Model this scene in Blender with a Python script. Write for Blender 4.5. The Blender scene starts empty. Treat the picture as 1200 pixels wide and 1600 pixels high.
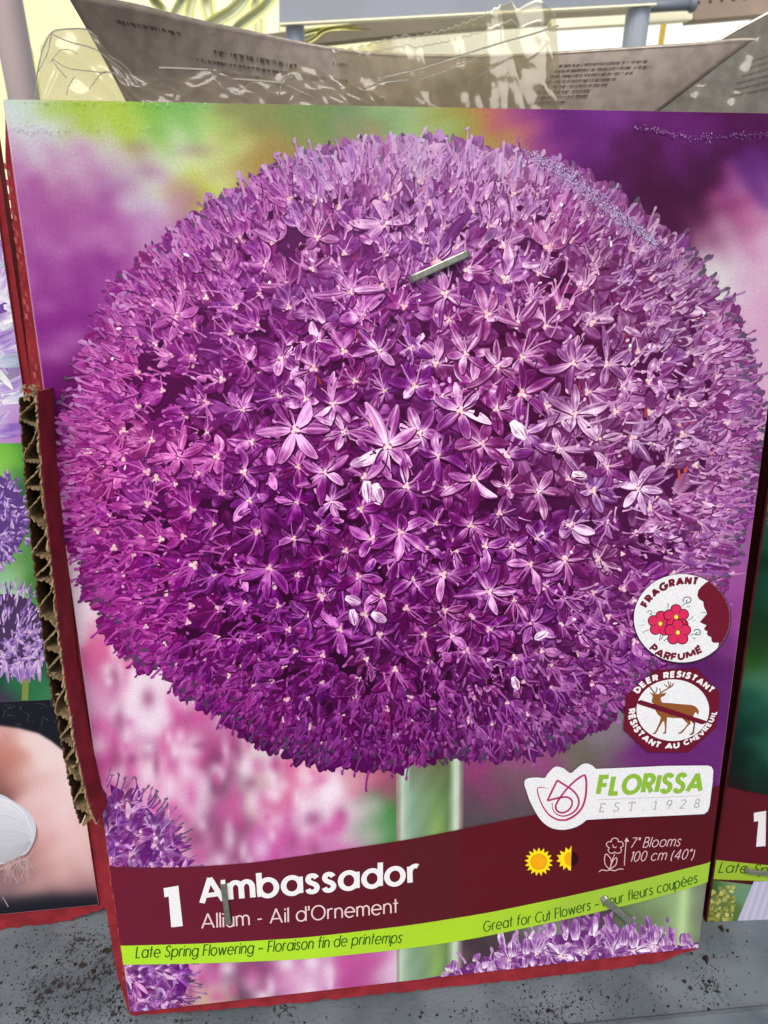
import bpy, math, random
import numpy as np
from mathutils import Matrix, Vector
from mathutils.geometry import tessellate_polygon

rng = np.random.default_rng(7)
random.seed(7)
scene = bpy.context.scene
col = scene.collection

# ------------------------------------------------------------------ camera, light, exposure
FOC = 1095.92                                   # focal length in photo pixels (1200 x 1600)
PITCH = math.radians(24.8)
RT_C = np.array([0.99349143, 0.04285325, -0.10553848])     # box axes seen from the camera
UP_C = np.array([-0.01385431, 0.96511469, 0.26146069])
N_C = np.cross(RT_C, UP_C)
R_CW = np.array([[1, 0, 0],
                 [0, math.sin(PITCH), -math.cos(PITCH)],
                 [0, math.cos(PITCH), math.sin(PITCH)]])    # camera axes -> world axes
RT, UPV, NV = R_CW @ RT_C, R_CW @ UP_C, R_CW @ N_C
DPANEL = 0.1524                                 # distance of the front card's plane

def ray(p):
    p = np.atleast_2d(np.asarray(p, float))
    d = np.stack([(p[:, 0] - 600) / FOC, -(p[:, 1] - 800) / FOC, -np.ones(len(p))], 1)
    return d @ R_CW.T

_d = ray((203, 1589))[0]
_low = ray([(203, 1589), (420, 1574), (600, 1556), (820, 1534), (1020, 1509)])
_low = _low * ((-DPANEL - .0009) / (_low @ NV))[:, None]
CAM = np.array([0, 0, -_low[:, 2].min()])            # the box stands on its lowest corner, shelf top at z = 0

cam = bpy.data.cameras.new('camera')
cam_o = bpy.data.objects.new('camera', cam)
col.objects.link(cam_o)
scene.camera = cam_o
cam.sensor_fit = 'VERTICAL'
cam.sensor_height = 36
cam.sensor_width = 27
cam.lens = 36 * FOC / 1600
cam.clip_start = 0.005
cam.clip_end = 200
cam_o.location = CAM
cam_o.rotation_euler = (math.pi / 2 - PITCH, 0, 0)
cam.dof.use_dof = True
cam.dof.focus_distance = 0.165
cam.dof.aperture_fstop = 38

SUN_EL, SUN_AZ = math.radians(58), math.radians(184)       # high sun behind the photographer
world = bpy.data.worlds.new('World')
scene.world = world
world.use_nodes = True
wn = world.node_tree
wn.nodes.clear()
sky = wn.nodes.new('ShaderNodeTexSky')
sky.sky_type = 'NISHITA'
sky.sun_disc = False
sky.sun_elevation = SUN_EL
sky.sun_rotation = SUN_AZ
sky.dust_density = 4
sky.air_density = 1.0
bgn = wn.nodes.new('ShaderNodeBackground')
bgn.inputs['Strength'].default_value = 0.13
wo = wn.nodes.new('ShaderNodeOutputWorld')
wn.links.new(sky.outputs[0], bgn.inputs[0])
wn.links.new(bgn.outputs[0], wo.inputs[0])

sun = bpy.data.lights.new('sun', 'SUN')
sun.energy = 1.5
sun.angle = math.radians(25)
sun.color = (1.0, 0.95, 0.88)
sun_o = bpy.data.objects.new('sun', sun)
col.objects.link(sun_o)
sun_o.rotation_euler = Vector((-math.sin(SUN_AZ) * math.cos(SUN_EL), -math.cos(SUN_AZ) * math.cos(SUN_EL),
                               -math.sin(SUN_EL))).to_track_quat('-Z', 'Y').to_euler()
vs = scene.view_settings
vs.view_transform = 'Standard'
vs.look = 'None'
vs.gamma = 1
vs.use_curve_mapping = False
vs.exposure = 0.3

# ------------------------------------------------------------------ helpers
def s2l(c):
    c = np.asarray(c, float)
    return np.where(c <= 0.04045, c / 12.92, ((np.maximum(c, 0) + 0.055) / 1.055) ** 2.4)

def rgb(r, g, b):
    return tuple(s2l(np.array([r, g, b]) / 255.0))

def link(o, parent=None):
    col.objects.link(o)
    if parent is not None:
        o.parent = parent
    return o

def tag(o, label=None, cat=None, group=None, kind=None):
    if label: o['label'] = label
    if cat: o['category'] = cat
    if group: o['group'] = group
    if kind: o['kind'] = kind
    return o

def empty(name, loc, rot=None):
    o = bpy.data.objects.new(name, None)
    o.empty_display_size = 0.02
    link(o)
    if rot is not None:
        o.matrix_world = rot
    else:
        o.location = loc
    return o

def mat(name, color, rough=0.6, spec=0.3, metal=0.0, var=0.0, scale=200, bump=0.0, bscale=600, color2=None,
        lo=0.4, hi=0.6):
    m = bpy.data.materials.new(name)
    m.use_nodes = True
    nt = m.node_tree
    b = nt.nodes['Principled BSDF']
    b.inputs['Roughness'].default_value = rough
    b.inputs['Specular IOR Level'].default_value = spec
    b.inputs['Metallic'].default_value = metal
    b.inputs['Base Color'].default_value = (*color, 1)
    tc = nt.nodes.new('ShaderNodeTexCoord')
    if var or color2 is not None:
        n = nt.nodes.new('ShaderNodeTexNoise')
        n.inputs['Scale'].default_value = scale
        n.inputs['Detail'].default_value = 6
        nt.links.new(tc.outputs['Object'], n.inputs['Vector'])
        r = nt.nodes.new('ShaderNodeValToRGB')
        r.color_ramp.elements[0].position = lo
        r.color_ramp.elements[1].position = hi
        c = np.array(color)
        if color2 is None:
            r.color_ramp.elements[0].color = (*(c * (1 - var)), 1)
            r.color_ramp.elements[1].color = (*(np.minimum(c * (1 + var), 1)), 1)
        else:
            r.color_ramp.elements[0].color = (*c, 1)
            r.color_ramp.elements[1].color = (*color2, 1)
        nt.links.new(n.outputs[0], r.inputs[0])
        nt.links.new(r.outputs[0], b.inputs['Base Color'])
    if bump:
        n2 = nt.nodes.new('ShaderNodeTexNoise')
        n2.inputs['Scale'].default_value = bscale
        n2.inputs['Detail'].default_value = 4
        nt.links.new(tc.outputs['Object'], n2.inputs['Vector'])
        bp = nt.nodes.new('ShaderNodeBump')
        bp.inputs['Strength'].default_value = bump
        bp.inputs['Distance'].default_value = 0.0005
        nt.links.new(n2.outputs[0], bp.inputs['Height'])
        nt.links.new(bp.outputs[0], b.inputs['Normal'])
    return m

def ink_material():
    """printed paper: colour attribute, fine paper grain, a semi-gloss coat"""
    m = bpy.data.materials.new('printed_paper')
    m.use_nodes = True
    nt = m.node_tree
    b = nt.nodes['Principled BSDF']
    a = nt.nodes.new('ShaderNodeAttribute')
    a.attribute_name = 'Col'
    tc = nt.nodes.new('ShaderNodeTexCoord')
    n = nt.nodes.new('ShaderNodeTexNoise')
    n.inputs['Scale'].default_value = 2600
    n.inputs['Detail'].default_value = 2
    n3 = nt.nodes.new('ShaderNodeTexNoise')
    n3.inputs['Scale'].default_value = 260
    n3.inputs['Detail'].default_value = 3
    for q in (n, n3):
        nt.links.new(tc.outputs['Object'], q.inputs['Vector'])
    mr = nt.nodes.new('ShaderNodeMapRange')
    mr.inputs['From Min'].default_value = 0.25
    mr.inputs['From Max'].default_value = 0.75
    mr.inputs['To Min'].default_value = 0.86
    mr.inputs['To Max'].default_value = 1.12
    nt.links.new(n.outputs[0], mr.inputs[0])
    mx = nt.nodes.new('ShaderNodeVectorMath')
    mx.operation = 'SCALE'
    nt.links.new(a.outputs['Color'], mx.inputs[0])
    nt.links.new(mr.outputs[0], mx.inputs['Scale'])
    nt.links.new(mx.outputs[0], b.inputs['Base Color'])
    b.inputs['Roughness'].default_value = 0.45
    b.inputs['Specular IOR Level'].default_value = 0.12
    bp = nt.nodes.new('ShaderNodeBump')
    bp.inputs['Strength'].default_value = 0.12
    bp.inputs['Distance'].default_value = 0.0004
    nt.links.new(n3.outputs[0], bp.inputs['Height'])
    nt.links.new(bp.outputs[0], b.inputs['Normal'])
    return m

INK = ink_material()
GAIN = 0.93                                     # reflectance of the inks relative to their sRGB swatch

def smooth_mesh(me):
    me.polygons.foreach_set('use_smooth', np.ones(len(me.polygons), bool))

def mesh_obj(name, verts, faces, material, parent=None, smooth=False):
    me = bpy.data.meshes.new(name)
    me.from_pydata([tuple(map(float, v)) for v in verts], [], [tuple(f) for f in faces])
    me.update()
    if smooth:
        smooth_mesh(me)
    me.materials.append(material)
    return link(bpy.data.objects.new(name, me), parent)

class MB:
    """collects solids for one mesh object"""
    def __init__(self):
        self.v, self.f = [], []
    def add(self, v, f):
        k = len(self.v)
        self.v += [tuple(map(float, q)) for q in v]
        self.f += [tuple(i + k for i in q) for q in f]
    def box(self, a, b):
        (x0, y0, z0), (x1, y1, z1) = a, b
        self.add([(x0, y0, z0), (x1, y0, z0), (x1, y1, z0), (x0, y1, z0), (x0, y0, z1), (x1, y0, z1), (x1, y1, z1), (x0, y1, z1)],
                 [(0, 3, 2, 1), (4, 5, 6, 7), (0, 1, 5, 4), (1, 2, 6, 5), (2, 3, 7, 6), (3, 0, 4, 7)])
    def prism(self, front, back):
        """closed solid between two matching outlines (front seen counter-clockwise or not)"""
        n = len(front)
        k = len(self.v)
        self.v += [tuple(map(float, q)) for q in front] + [tuple(map(float, q)) for q in back]
        tri = tessellate_polygon([[Vector(q) for q in front]])
        for t in tri:
            self.f.append(tuple(k + i for i in t))
            self.f.append(tuple(k + n + i for i in reversed(t)))
        for i in range(n):
            j = (i + 1) % n
            self.f.append((k + i, k + j, k + n + j, k + n + i))
    def tube(self, pts, rad, seg=10):
        pts = [Vector(p) for p in pts]
        if not hasattr(rad, '__len__'):
            rad = [rad] * len(pts)
        rings = []
        ref = Vector((0.3, 0.2, 0.93))
        for i, p in enumerate(pts):
            t = (pts[min(i + 1, len(pts) - 1)] - pts[max(i - 1, 0)]).normalized()
            a = t.cross(ref)
            if a.length < 1e-4:
                a = t.cross(Vector((1, 0, 0)))
            a.normalize()
            b = t.cross(a)
            rings.append([p + (a * math.cos(2 * math.pi * k / seg) + b * math.sin(2 * math.pi * k / seg)) * rad[i] for k in range(seg)])
        v = [q for r in rings for q in r]
        f = []
        for i in range(len(pts) - 1):
            for k in range(seg):
                k2 = (k + 1) % seg
                f.append((i * seg + k, i * seg + k2, (i + 1) * seg + k2, (i + 1) * seg + k))
        f.append(tuple(range(seg - 1, -1, -1)))
        f.append(tuple((len(pts) - 1) * seg + k for k in range(seg)))
        self.add(v, f)
    def build(self, name, material, parent=None, smooth=False):
        return mesh_obj(name, self.v, self.f, material, parent, smooth)

class Plane:
    """a printed panel: axes, origin, and the measured picture corners turned into metres on it"""
    def __init__(self, rt, up, through):
        self.rt, self.up = rt, up
        self.n = np.cross(rt, up)
        self.k = np.dot(through - CAM, self.n)
        self.o = through
        self.M = np.stack([rt, -self.n, up], 1)
    def world(self, p, depth=0.0):
        d = ray(p)
        t = (self.k - depth) / (d @ self.n)
        return CAM + d * t[:, None]
    def loc(self, p, depth=0.0):
        return (self.world(p, depth) - self.o) @ self.M
    def uv(self, p):
        return self.loc(p)[:, [0, 2]]
    def matrix(self):
        m = Matrix.Identity(4)
        for i in range(3):
            for j in range(3):
                m[i][j] = self.M[i, j]
            m[i][3] = self.o[i]
        return m

LAYER = 0.35e-6

class Ink:
    """flat print: triangles with vertex colours, every overlapping shape one ink layer above the last"""
    def __init__(self, plane, base=0, clip=None, px=True):
        self.pl, self.base, self.clip = plane, base, clip
        self.V, self.C, self.T, self.L = [], [], [], []
        self.n = 0
        self.grid = np.zeros((420, 420), np.int32)
        self.top = 0
    def add(self, pts, tris, cols, flat=False, metric=False):
        uv = np.asarray(pts, float) if metric else self.pl.uv(pts)
        if self.clip is not None:
            uv = np.clip(uv, self.clip[0], self.clip[1])
            if np.ptp(uv[:, 0]) < 1e-6 or np.ptp(uv[:, 1]) < 1e-6:
                return
        cols = np.asarray(cols, float)
        if cols.ndim == 1:
            cols = np.tile(cols, (len(uv), 1))
        if flat:
            lay = 0
        else:
            i0, j0 = np.clip(((uv.min(0) + 0.1) / 0.0009).astype(int), 0, 419)
            i1, j1 = np.clip(((uv.max(0) + 0.1) / 0.0009).astype(int) + 1, 0, 420)
            g = self.grid[i0:i1 + 1, j0:j1 + 1]
            lay = int(g.max()) + 1
            g[:] = lay
        self.top = max(self.top, lay)
        self.V.append(uv)
        self.C.append(cols)
        self.L.append(np.full(len(uv), lay))
        self.T.append(np.asarray(tris, np.int32) + self.n)
        self.n += len(uv)
    def poly(self, pts, color, metric=False):
        pts = np.asarray(pts, float)
        t = tessellate_polygon([[Vector((p[0], p[1], 0)) for p in pts]])
        if len(t):
            self.add(pts, np.array([tuple(q) for q in t]), np.array(color) / 255.0, metric=metric)
    def disc(self, c, rx, ry, color, rot=0, n=24):
        a = np.linspace(0, 2 * np.pi, n, endpoint=False)
        x, y = rx * np.cos(a), ry * np.sin(a)
        cr, sr = math.cos(rot), math.sin(rot)
        self.poly(np.stack([c[0] + x * cr - y * sr, c[1] + x * sr + y * cr], 1), color)
    def ribbon(self, pts, w, color, metric=False, color2=None):
        """line of width w (one value or one per point) with mitred joins"""
        p = np.asarray(pts, float)
        keep = np.r_[True, np.linalg.norm(np.diff(p, axis=0), axis=1) > 1e-9]
        p = p[keep]
        if len(p) < 2:
            return
        w = np.broadcast_to(np.asarray(w, float), (len(keep),))[keep] / 2
        closed = np.linalg.norm(p[0] - p[-1]) < 1e-9
        d = np.diff(p, axis=0)
        d /= np.linalg.norm(d, axis=1)[:, None]
        nrm = np.stack([-d[:, 1], d[:, 0]], 1)
        if closed:
            na, nb = np.vstack([nrm[-1:], nrm]), np.vstack([nrm, nrm[:1]])
        else:
            na, nb = np.vstack([nrm[:1], nrm]), np.vstack([nrm, nrm[-1:]])
        m = na + nb
        ml = np.maximum(np.linalg.norm(m, axis=1), 1.5)
        m = m / ml[:, None] ** 2 * 2
        off = m * w[:, None]
        V = np.empty((2 * len(p), 2))
        V[0::2], V[1::2] = p + off, p - off
        i = np.arange(len(p) - 1) * 2
        T = np.concatenate([np.stack([i, i + 1, i + 3], 1), np.stack([i, i + 3, i + 2], 1)])
        c = np.array(color, float) / 255
        if color2 is not None:
            s = np.repeat(np.linspace(0, 1, len(p)), 2)[:, None]
            c = c * (1 - s) + np.array(color2, float) / 255 * s
        self.add(V, T, c, metric=metric)
    def field(self, outline, step, fn):
        """a filled area whose colours come from fn(px, py): a blurred part of the printed picture"""
        o = np.asarray(outline, float)                   # four corners TL TR BR BL in photo pixels
        nu = int(max(np.linalg.norm(o[1] - o[0]), np.linalg.norm(o[2] - o[3])) / step) + 2
        nv = int(max(np.linalg.norm(o[3] - o[0]), np.linalg.norm(o[2] - o[1])) / step) + 2
        u, v = np.meshgrid(np.linspace(0, 1, nu), np.linspace(0, 1, nv))
        u, v = u.ravel()[:, None], v.ravel()[:, None]
        P = (o[0] * (1 - u) + o[1] * u) * (1 - v) + (o[3] * (1 - u) + o[2] * u) * v
        idx = np.arange(nu * nv).reshape(nv, nu)
        a, b, c, d = idx[:-1, :-1].ravel(), idx[:-1, 1:].ravel(), idx[1:, 1:].ravel(), idx[1:, :-1].ravel()
        T = np.concatenate([np.stack([a, d, c], 1), np.stack([a, c, b], 1)])
        self.add(P, T, np.clip(fn(P[:, 0], P[:, 1]), 0, 255) / 255.0, flat=True)
    def build(self, name, parent, sat=1.0):
        V, C, L, T = np.vstack(self.V), np.vstack(self.C), np.concatenate(self.L), np.vstack(self.T)
        if sat != 1.0:                                   # ink saturation of the printed photograph
            y_ = (C @ np.array([.3, .59, .11]))[:, None]
            k_ = 1 + (sat - 1) * np.clip((.86 - y_) / .3, 0, 1)
            C = y_ + (C - y_) * k_
            C = C + (C - .42) * .04
        co = np.stack([V[:, 0], -(self.base + L) * LAYER, V[:, 1]], 1)
        # face the viewer: (p1-p0)x(p2-p0) must point to -y
        e1, e2 = V[T[:, 1]] - V[T[:, 0]], V[T[:, 2]] - V[T[:, 0]]
        cr = e1[:, 0] * e2[:, 1] - e1[:, 1] * e2[:, 0]
        T = T[np.abs(cr) > 1e-14]
        cr = cr[np.abs(cr) > 1e-14]
        fl = cr < 0
        T[fl] = T[fl][:, ::-1]
        me = bpy.data.meshes.new(name)
        me.vertices.add(len(co))
        me.vertices.foreach_set('co', co.astype(np.float32).ravel())
        me.loops.add(T.size)
        me.loops.foreach_set('vertex_index', T.ravel().astype(np.int32))
        me.polygons.add(len(T))
        me.polygons.foreach_set('loop_start', np.arange(0, T.size, 3, dtype=np.int32))
        me.update(calc_edges=True)
        at = me.color_attributes.new('Col', 'FLOAT_COLOR', 'POINT')
        lin = np.ones((len(C), 4), np.float32)
        lin[:, :3] = s2l(np.clip(C, 0, 1)) * GAIN
        at.data.foreach_set('color', lin.ravel())
        me.materials.append(INK)
        return link(bpy.data.objects.new(name, me), parent)

def rbf(points, sig=26, bg=None):
    """smooth colour field through (x, y, r, g, b) samples"""
    P = np.array(points, float)
    def fn(x, y):
        out = np.zeros((len(x), 3))
        ox = x + sig * (.32 * np.sin(y * 0.05) + .25 * np.sin(x * 0.06 + y * 0.03) + .22 * np.sin(y * .13 + x * .05))
        oy = y + sig * (.32 * np.sin(x * 0.045 + 1) + .25 * np.sin(y * 0.07 - x * 0.02) + .22 * np.sin(x * .12 - y * .06))
        for k in range(0, len(x), 4000):
            sl = slice(k, k + 4000)
            d2 = (ox[sl, None] - P[None, :, 0]) ** 2 + (oy[sl, None] - P[None, :, 1]) ** 2
            w = np.exp(-d2 / (2 * sig * sig)) + 2e-3 * np.exp(-d2 / (2 * (2.6 * sig) ** 2)) + 1e-3 / (d2 + 3000) ** 1.2
            out[sl] = (w @ P[:, 2:]) / w.sum(1)[:, None]
        return out
    return fn

# ------------------------------------------------------------------ a geometric sans drawn as strokes
def arc(cx, cy, rx, ry, a0, a1, n=22):
    a = np.radians(np.linspace(a0, a1, n))
    return [(cx + rx * math.cos(t), cy + ry * math.sin(t)) for t in a]

def spline(p, n=8):
    p = np.asarray(p, float)
    q = np.vstack([2 * p[0] - p[1], p, 2 * p[-1] - p[-2]])
    o = []
    for i in range(1, len(q) - 2):
        t = np.linspace(0, 1, n, endpoint=False)[:, None]
        a_, b_, c_, d_ = q[i - 1], q[i], q[i + 1], q[i + 2]
        o.append(.5 * ((2 * b_) + (-a_ + c_) * t + (2 * a_ - 5 * b_ + 4 * c_ - d_) * t ** 2 + (-a_ + 3 * b_ - 3 * c_ + d_) * t ** 3))
    o.append(p[-1:])
    return np.vstack(o)

R_ = .26
S_ = spline([(.385, .61), (.31, .70), (.2, .73), (.08, .69), (.035, .57), (.085, .46), (.2, .385), (.33, .31), (.39, .18), (.33, .05), (.2, 0), (.07, .035), (.01, .14)], 5)
CIRC = arc(R_, R_, R_, R_, 0, 360, 32)
GLYPH = {
    'a': ([CIRC, [(.52, 0), (.52, .52)]], .52), 'b': ([[(0, 0), (0, .75)], CIRC], .52),
    'c': ([arc(R_, R_, R_, R_, 46, 314)], .46), 'd': ([CIRC, [(.52, 0), (.52, .75)]], .52),
    'e': ([[(0.01, .27), (.52, .27)] + arc(R_, R_, R_, R_, 4, 318, 28)], .52),
    'f': ([[(.1, 0), (.1, .58)] + arc(.23, .6, .13, .15, 180, 75, 10), [(-.03, .5), (.27, .5)]], .26),
    'g': ([CIRC, [(.52, .52), (.52, -.02)] + arc(.27, -.03, .25, .17, 0, -160, 16)], .52),
    'h': ([[(0, 0), (0, .75)], [(0, .26)] + arc(.2, .3, .2, .22, 180, 0, 16) + [(.4, 0)]], .4),
    'i': ([[(0, 0), (0, .52)], [(0, .63), (0, .71)]], 0), 'l': ([[(0, 0), (0, .75)]], 0),
    'm': ([[(0, 0), (0, .52)], [(0, .26)] + arc(.17, .33, .17, .19, 180, 0, 14) + [(.34, 0)],
           [(.34, .26)] + arc(.51, .33, .17, .19, 180, 0, 14) + [(.68, 0)]], .68),
    'n': ([[(0, 0), (0, .52)], [(0, .26)] + arc(.2, .31, .2, .21, 180, 0, 16) + [(.4, 0)]], .4),
    'o': ([CIRC], .52), 'p': ([[(0, -.22), (0, .52)], CIRC], .52),
    'r': ([[(0, 0), (0, .52)], arc(.18, .32, .18, .2, 180, 62, 10)], .24),
    's': ([S_ * np.array([.76, .712])], .3),
    't': ([[(.1, 0), (.1, .72)], [(-.03, .5), (.24, .5)]], .22),
    'u': ([[(0, .52), (0, .22)] + arc(.2, .21, .2, .21, 180, 360, 16), [(.4, .52), (.4, 0)]], .4),
    'w': ([[(0, .52), (.17, .0), (.34, .5), (.51, 0), (.68, .52)]], .68),
    'A': ([[(0, 0), (.33, .73), (.66, 0)], [(.11, .22), (.55, .22)]], .66),
    'B': ([[(0, 0), (0, .73), (.2, .73)] + arc(.2, .56, .17, .17, 90, -90, 12) + arc(.22, .195, .2, .195, 90, -90, 12) + [(0, 0)], [(0, .39), (.2, .39)]], .42),
    'C': ([arc(.36, .365, .36, .365, 46, 314, 30)], .62),
    'D': ([[(0, 0), (0, .73), (.16, .73)] + arc(.16, .365, .36, .365, 90, -90, 20) + [(0, 0)]], .52),
    'E': ([[(.36, .73), (0, .73), (0, 0), (.36, 0)], [(0, .38), (.34, .38)]], .36),
    'F': ([[(0, 0), (0, .73), (.36, .73)], [(0, .38), (.33, .38)]], .36),
    'G': ([arc(.36, .365, .36, .365, 46, 350, 30) + [(.71, .34), (.4, .34)]], .72),
    'H': ([[(0, 0), (0, .73)], [(.48, 0), (.48, .73)], [(0, .38), (.48, .38)]], .48),
    'I': ([[(0, 0), (0, .73)]], 0), 'L': ([[(0, .73), (0, 0), (.34, 0)]], .34),
    'M': ([[(0, 0), (.06, .73), (.35, .1), (.64, .73), (.7, 0)]], .7),
    'N': ([[(0, 0), (0, .73), (.5, 0), (.5, .73)]], .5),
    'O': ([arc(.37, .365, .37, .365, 0, 360, 36)], .74),
    'P': ([[(0, 0), (0, .73), (.2, .73)] + arc(.2, .535, .2, .195, 90, -90, 14) + [(0, .34)]], .4),
    'R': ([[(0, 0), (0, .73), (.2, .73)] + arc(.2, .545, .2, .185, 90, -90, 14) + [(0, .36)], [(.16, .36), (.42, 0)]], .42),
    'S': ([S_], .4),
    'T': ([[(0, .73), (.46, .73)], [(.23, 0), (.23, .73)]], .46),
    'U': ([[(0, .73), (0, .25)] + arc(.23, .24, .23, .24, 180, 360, 18) + [(.46, .73)]], .46),
    'V': ([[(0, .73), (.28, 0), (.56, .73)]], .56),
    '0': ([arc(.22, .365, .22, .365, 0, 360, 28)], .44), '1': ([[(0, .62), (.13, .73), (.13, 0)]], .13),
    '4': ([[(.36, 0), (.36, .73), (0, .2), (.48, .2)]], .48), '7': ([[(0, .73), (.42, .73), (.12, 0)]], .42),
    '2': ([arc(.2, .54, .2, .19, 165, -35, 14) + [(0, 0), (.42, 0)]], .42),
    '8': ([arc(.2, .55, .16, .18, 0, 360, 22), arc(.2, .185, .2, .185, 0, 360, 22)], .4),
    '9': ([arc(.2, .53, .2, .2, 0, 360, 24), [(.4, .5), (.36, .3), (.2, 0)]], .4),
    '-': ([[(0, .26), (.24, .26)]], .24), '~': ([[(0, .22), (.06, .29), (.13, .3), (.25, .24), (.32, .25), (.38, .31)]], .38),
    "'": ([[(0, .52), (0, .75)]], 0), '"': ([[(0, .55), (0, .75)], [(.11, .55), (.11, .75)]], .11),
    '(': ([arc(.3, .29, .28, .52, 130, 230, 12)], .14), ')': ([arc(-.15, .29, .28, .52, 50, -50, 12)], .14),
    '.': ([[(0, 0), (0, .07)]], 0),
}
for _k, _s in (('é', 'e'), ('É', 'E')):
    _h = .6 if _k == 'é' else .82
    GLYPH[_k] = (GLYPH[_s][0] + [[(.18, _h), (.3, _h + .13)]], GLYPH[_s][1])
# slab-serif small capitals of the founding line on the maker's label
SERIF = {
    'E': ([[(.04, 0), (.4, 0), (.4, .12)], [(.1, 0), (.1, .7)], [(.04, .7), (.4, .7), (.4, .58)], [(.1, .36), (.3, .36)]], .44),
    'S': (GLYPH['S'][0], .42), 'T': ([[(0, .58), (0, .7), (.48, .7), (.48, .58)], [(.24, 0), (.24, .7)], [(.14, 0), (.34, 0)]], .48),
    '.': ([[(0, 0), (0, .09)]], .04), '1': ([[(.02, .6), (.16, .7), (.16, 0)], [(.04, 0), (.28, 0)]], .3),
    '9': GLYPH['9'], '2': GLYPH['2'], '8': GLYPH['8'],
}

def text(ink, s, base, cap, weight, color, gap=.13, space=.3, slant=0.0, font=GLYPH, xs=1.0, fit=True):
    """letters along a baseline given in photo pixels, laid out in metres on the panel"""
    b = ink.pl.uv(base)
    # smooth the baseline
    seg = np.linalg.norm(np.diff(b, axis=0), axis=1)
    cum = np.r_[0, np.cumsum(seg)]
    total = cum[-1]
    adv = 0.0
    for i, ch in enumerate(s):
        adv += space if ch == ' ' else font[ch][1] + (gap if i < len(s) - 1 else 0)
    size = cap / .73
    sx = total / adv if fit else size * xs
    x = 0.0
    for ch in s:
        if ch == ' ':
            x += space
            continue
        strokes, w = font[ch]
        mid = np.clip((x + w / 2) * sx, 0, total)
        k = min(np.searchsorted(cum, mid, side='right') - 1, len(seg) - 1)
        k = max(k, 0)
        p0 = b[k] + (b[k + 1] - b[k]) * ((mid - cum[k]) / seg[k])
        h = min(0.25 * total / len(s) + 1e-5, total / 4)
        def at(q):
            q = np.clip(q, 0, total)
            j = max(min(np.searchsorted(cum, q, side='right') - 1, len(seg) - 1), 0)
            return b[j] + (b[j + 1] - b[j]) * ((q - cum[j]) / seg[j])
        t = at(mid + h) - at(mid - h)
        t /= np.linalg.norm(t)
        nn = np.array([-t[1], t[0]])
        for st in strokes:
            st = np.array(st)
            X = (st[:, 0] - w / 2) * sx + st[:, 1] * size * slant
            Y = st[:, 1] * size
            P = p0 + X[:, None] * t + Y[:, None] * nn
            wd = weight * size
            dd = np.diff(P, axis=0)
            dd /= np.maximum(np.linalg.norm(dd, axis=1), 1e-12)[:, None]
            cut = [0] + [i + 1 for i in range(len(dd) - 1) if dd[i] @ dd[i + 1] < .55] + [len(P) - 1]
            for a_, b_ in zip(cut[:-1], cut[1:]):
                Q = P[a_:b_ + 1].copy()
                if a_ > 0:
                    Q[0] -= dd[a_] * wd * (.5 if dd[a_] @ dd[a_ - 1] > -.3 else .12)
                if b_ < len(P) - 1:
                    Q[-1] += dd[b_ - 1] * wd * (.5 if dd[b_ - 1] @ dd[b_] > -.3 else .12)
                ink.ribbon(Q, wd, color, metric=True)
        x += w + gap

# ------------------------------------------------------------------ printed florets
def lerp(a, b, t):
    return np.asarray(a, float) * (1 - t) + np.asarray(b, float) * t

NL, NS = 7, 7
_id = np.arange(NL * NS).reshape(NS, NL)
_a, _b, _c, _e = _id[:-1, :-1].ravel(), _id[:-1, 1:].ravel(), _id[1:, 1:].ravel(), _id[1:, :-1].ravel()
PT = np.concatenate([np.stack([_a, _b, _c], 1), np.stack([_a, _c, _e], 1)])
_t = np.linspace(0, 1, NS)
PROF = np.array([.32, .62, .90, 1.0, .94, .70, .22])
_l = np.linspace(-1, 1, NL)

def petal(ink, base, tip, width, tone, bright=0.0, bend=0.0, edge=.35, fold=0.0, shadow=0.0):
    dark, mid, light = (np.asarray(q, float) for q in tone)
    base, tip = np.asarray(base, float), np.asarray(tip, float)
    ax = tip - base
    L = np.linalg.norm(ax)
    if L < 2:
        return
    ax /= L
    nr = np.array([-ax[1], ax[0]])
    cl = base + ax * (L * _t)[:, None] + nr * (bend * L * (_t * (1 - _t)) * 4)[:, None]
    P = cl[:, None, :] + nr * (PROF[:, None, None] * _l[None, :, None] * width / 2)
    if shadow:
        Q = P[:, [0, 3, 6]] + (P[:, [0, 3, 6]] - cl[:, None]) * .03 + np.array([1.3, 2.8]) * shadow
        q = Q.reshape(-1, 2)
        i = (np.arange(NS - 1)[:, None] * 3 + np.arange(2)[None]).ravel()
        ink.add(q, np.concatenate([np.stack([i, i + 1, i + 4], 1), np.stack([i, i + 4, i + 3], 1)]), np.clip(lerp(dark, mid, .3), 0, 255) / 255)
    lat = rng.normal(0, .25, NL)                                   # lengthwise streaks
    lat[[0, -1]] += edge * .45
    lat[NL // 2] += rng.choice([-.15, .22])
    side = rng.uniform(-.14, .14) * _l
    hl = rng.choice([0, 0, .3, .75])                             # a wet sheen on some petals
    pk = rng.uniform(.3, .85)
    lon = np.interp(_t, [0, .22, .5, .8, 1], [1.05, .30, -.12, -.04, .2]) + rng.normal(0, .05, NS) + hl * np.exp(-((_t - pk) / .2) ** 2)
    v = lat[None] + side[None] + lon[:, None] + rng.normal(0, .12, (NS, NL)) + bright
    v = np.clip(v, -.6, 1.2)
    c = np.where(v[..., None] >= 0, mid + (light - mid) * v[..., None], mid + (mid - dark) * v[..., None])
    ink.add(P.reshape(-1, 2), PT, np.clip(c.reshape(-1, 3), 0, 255) / 255)

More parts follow.
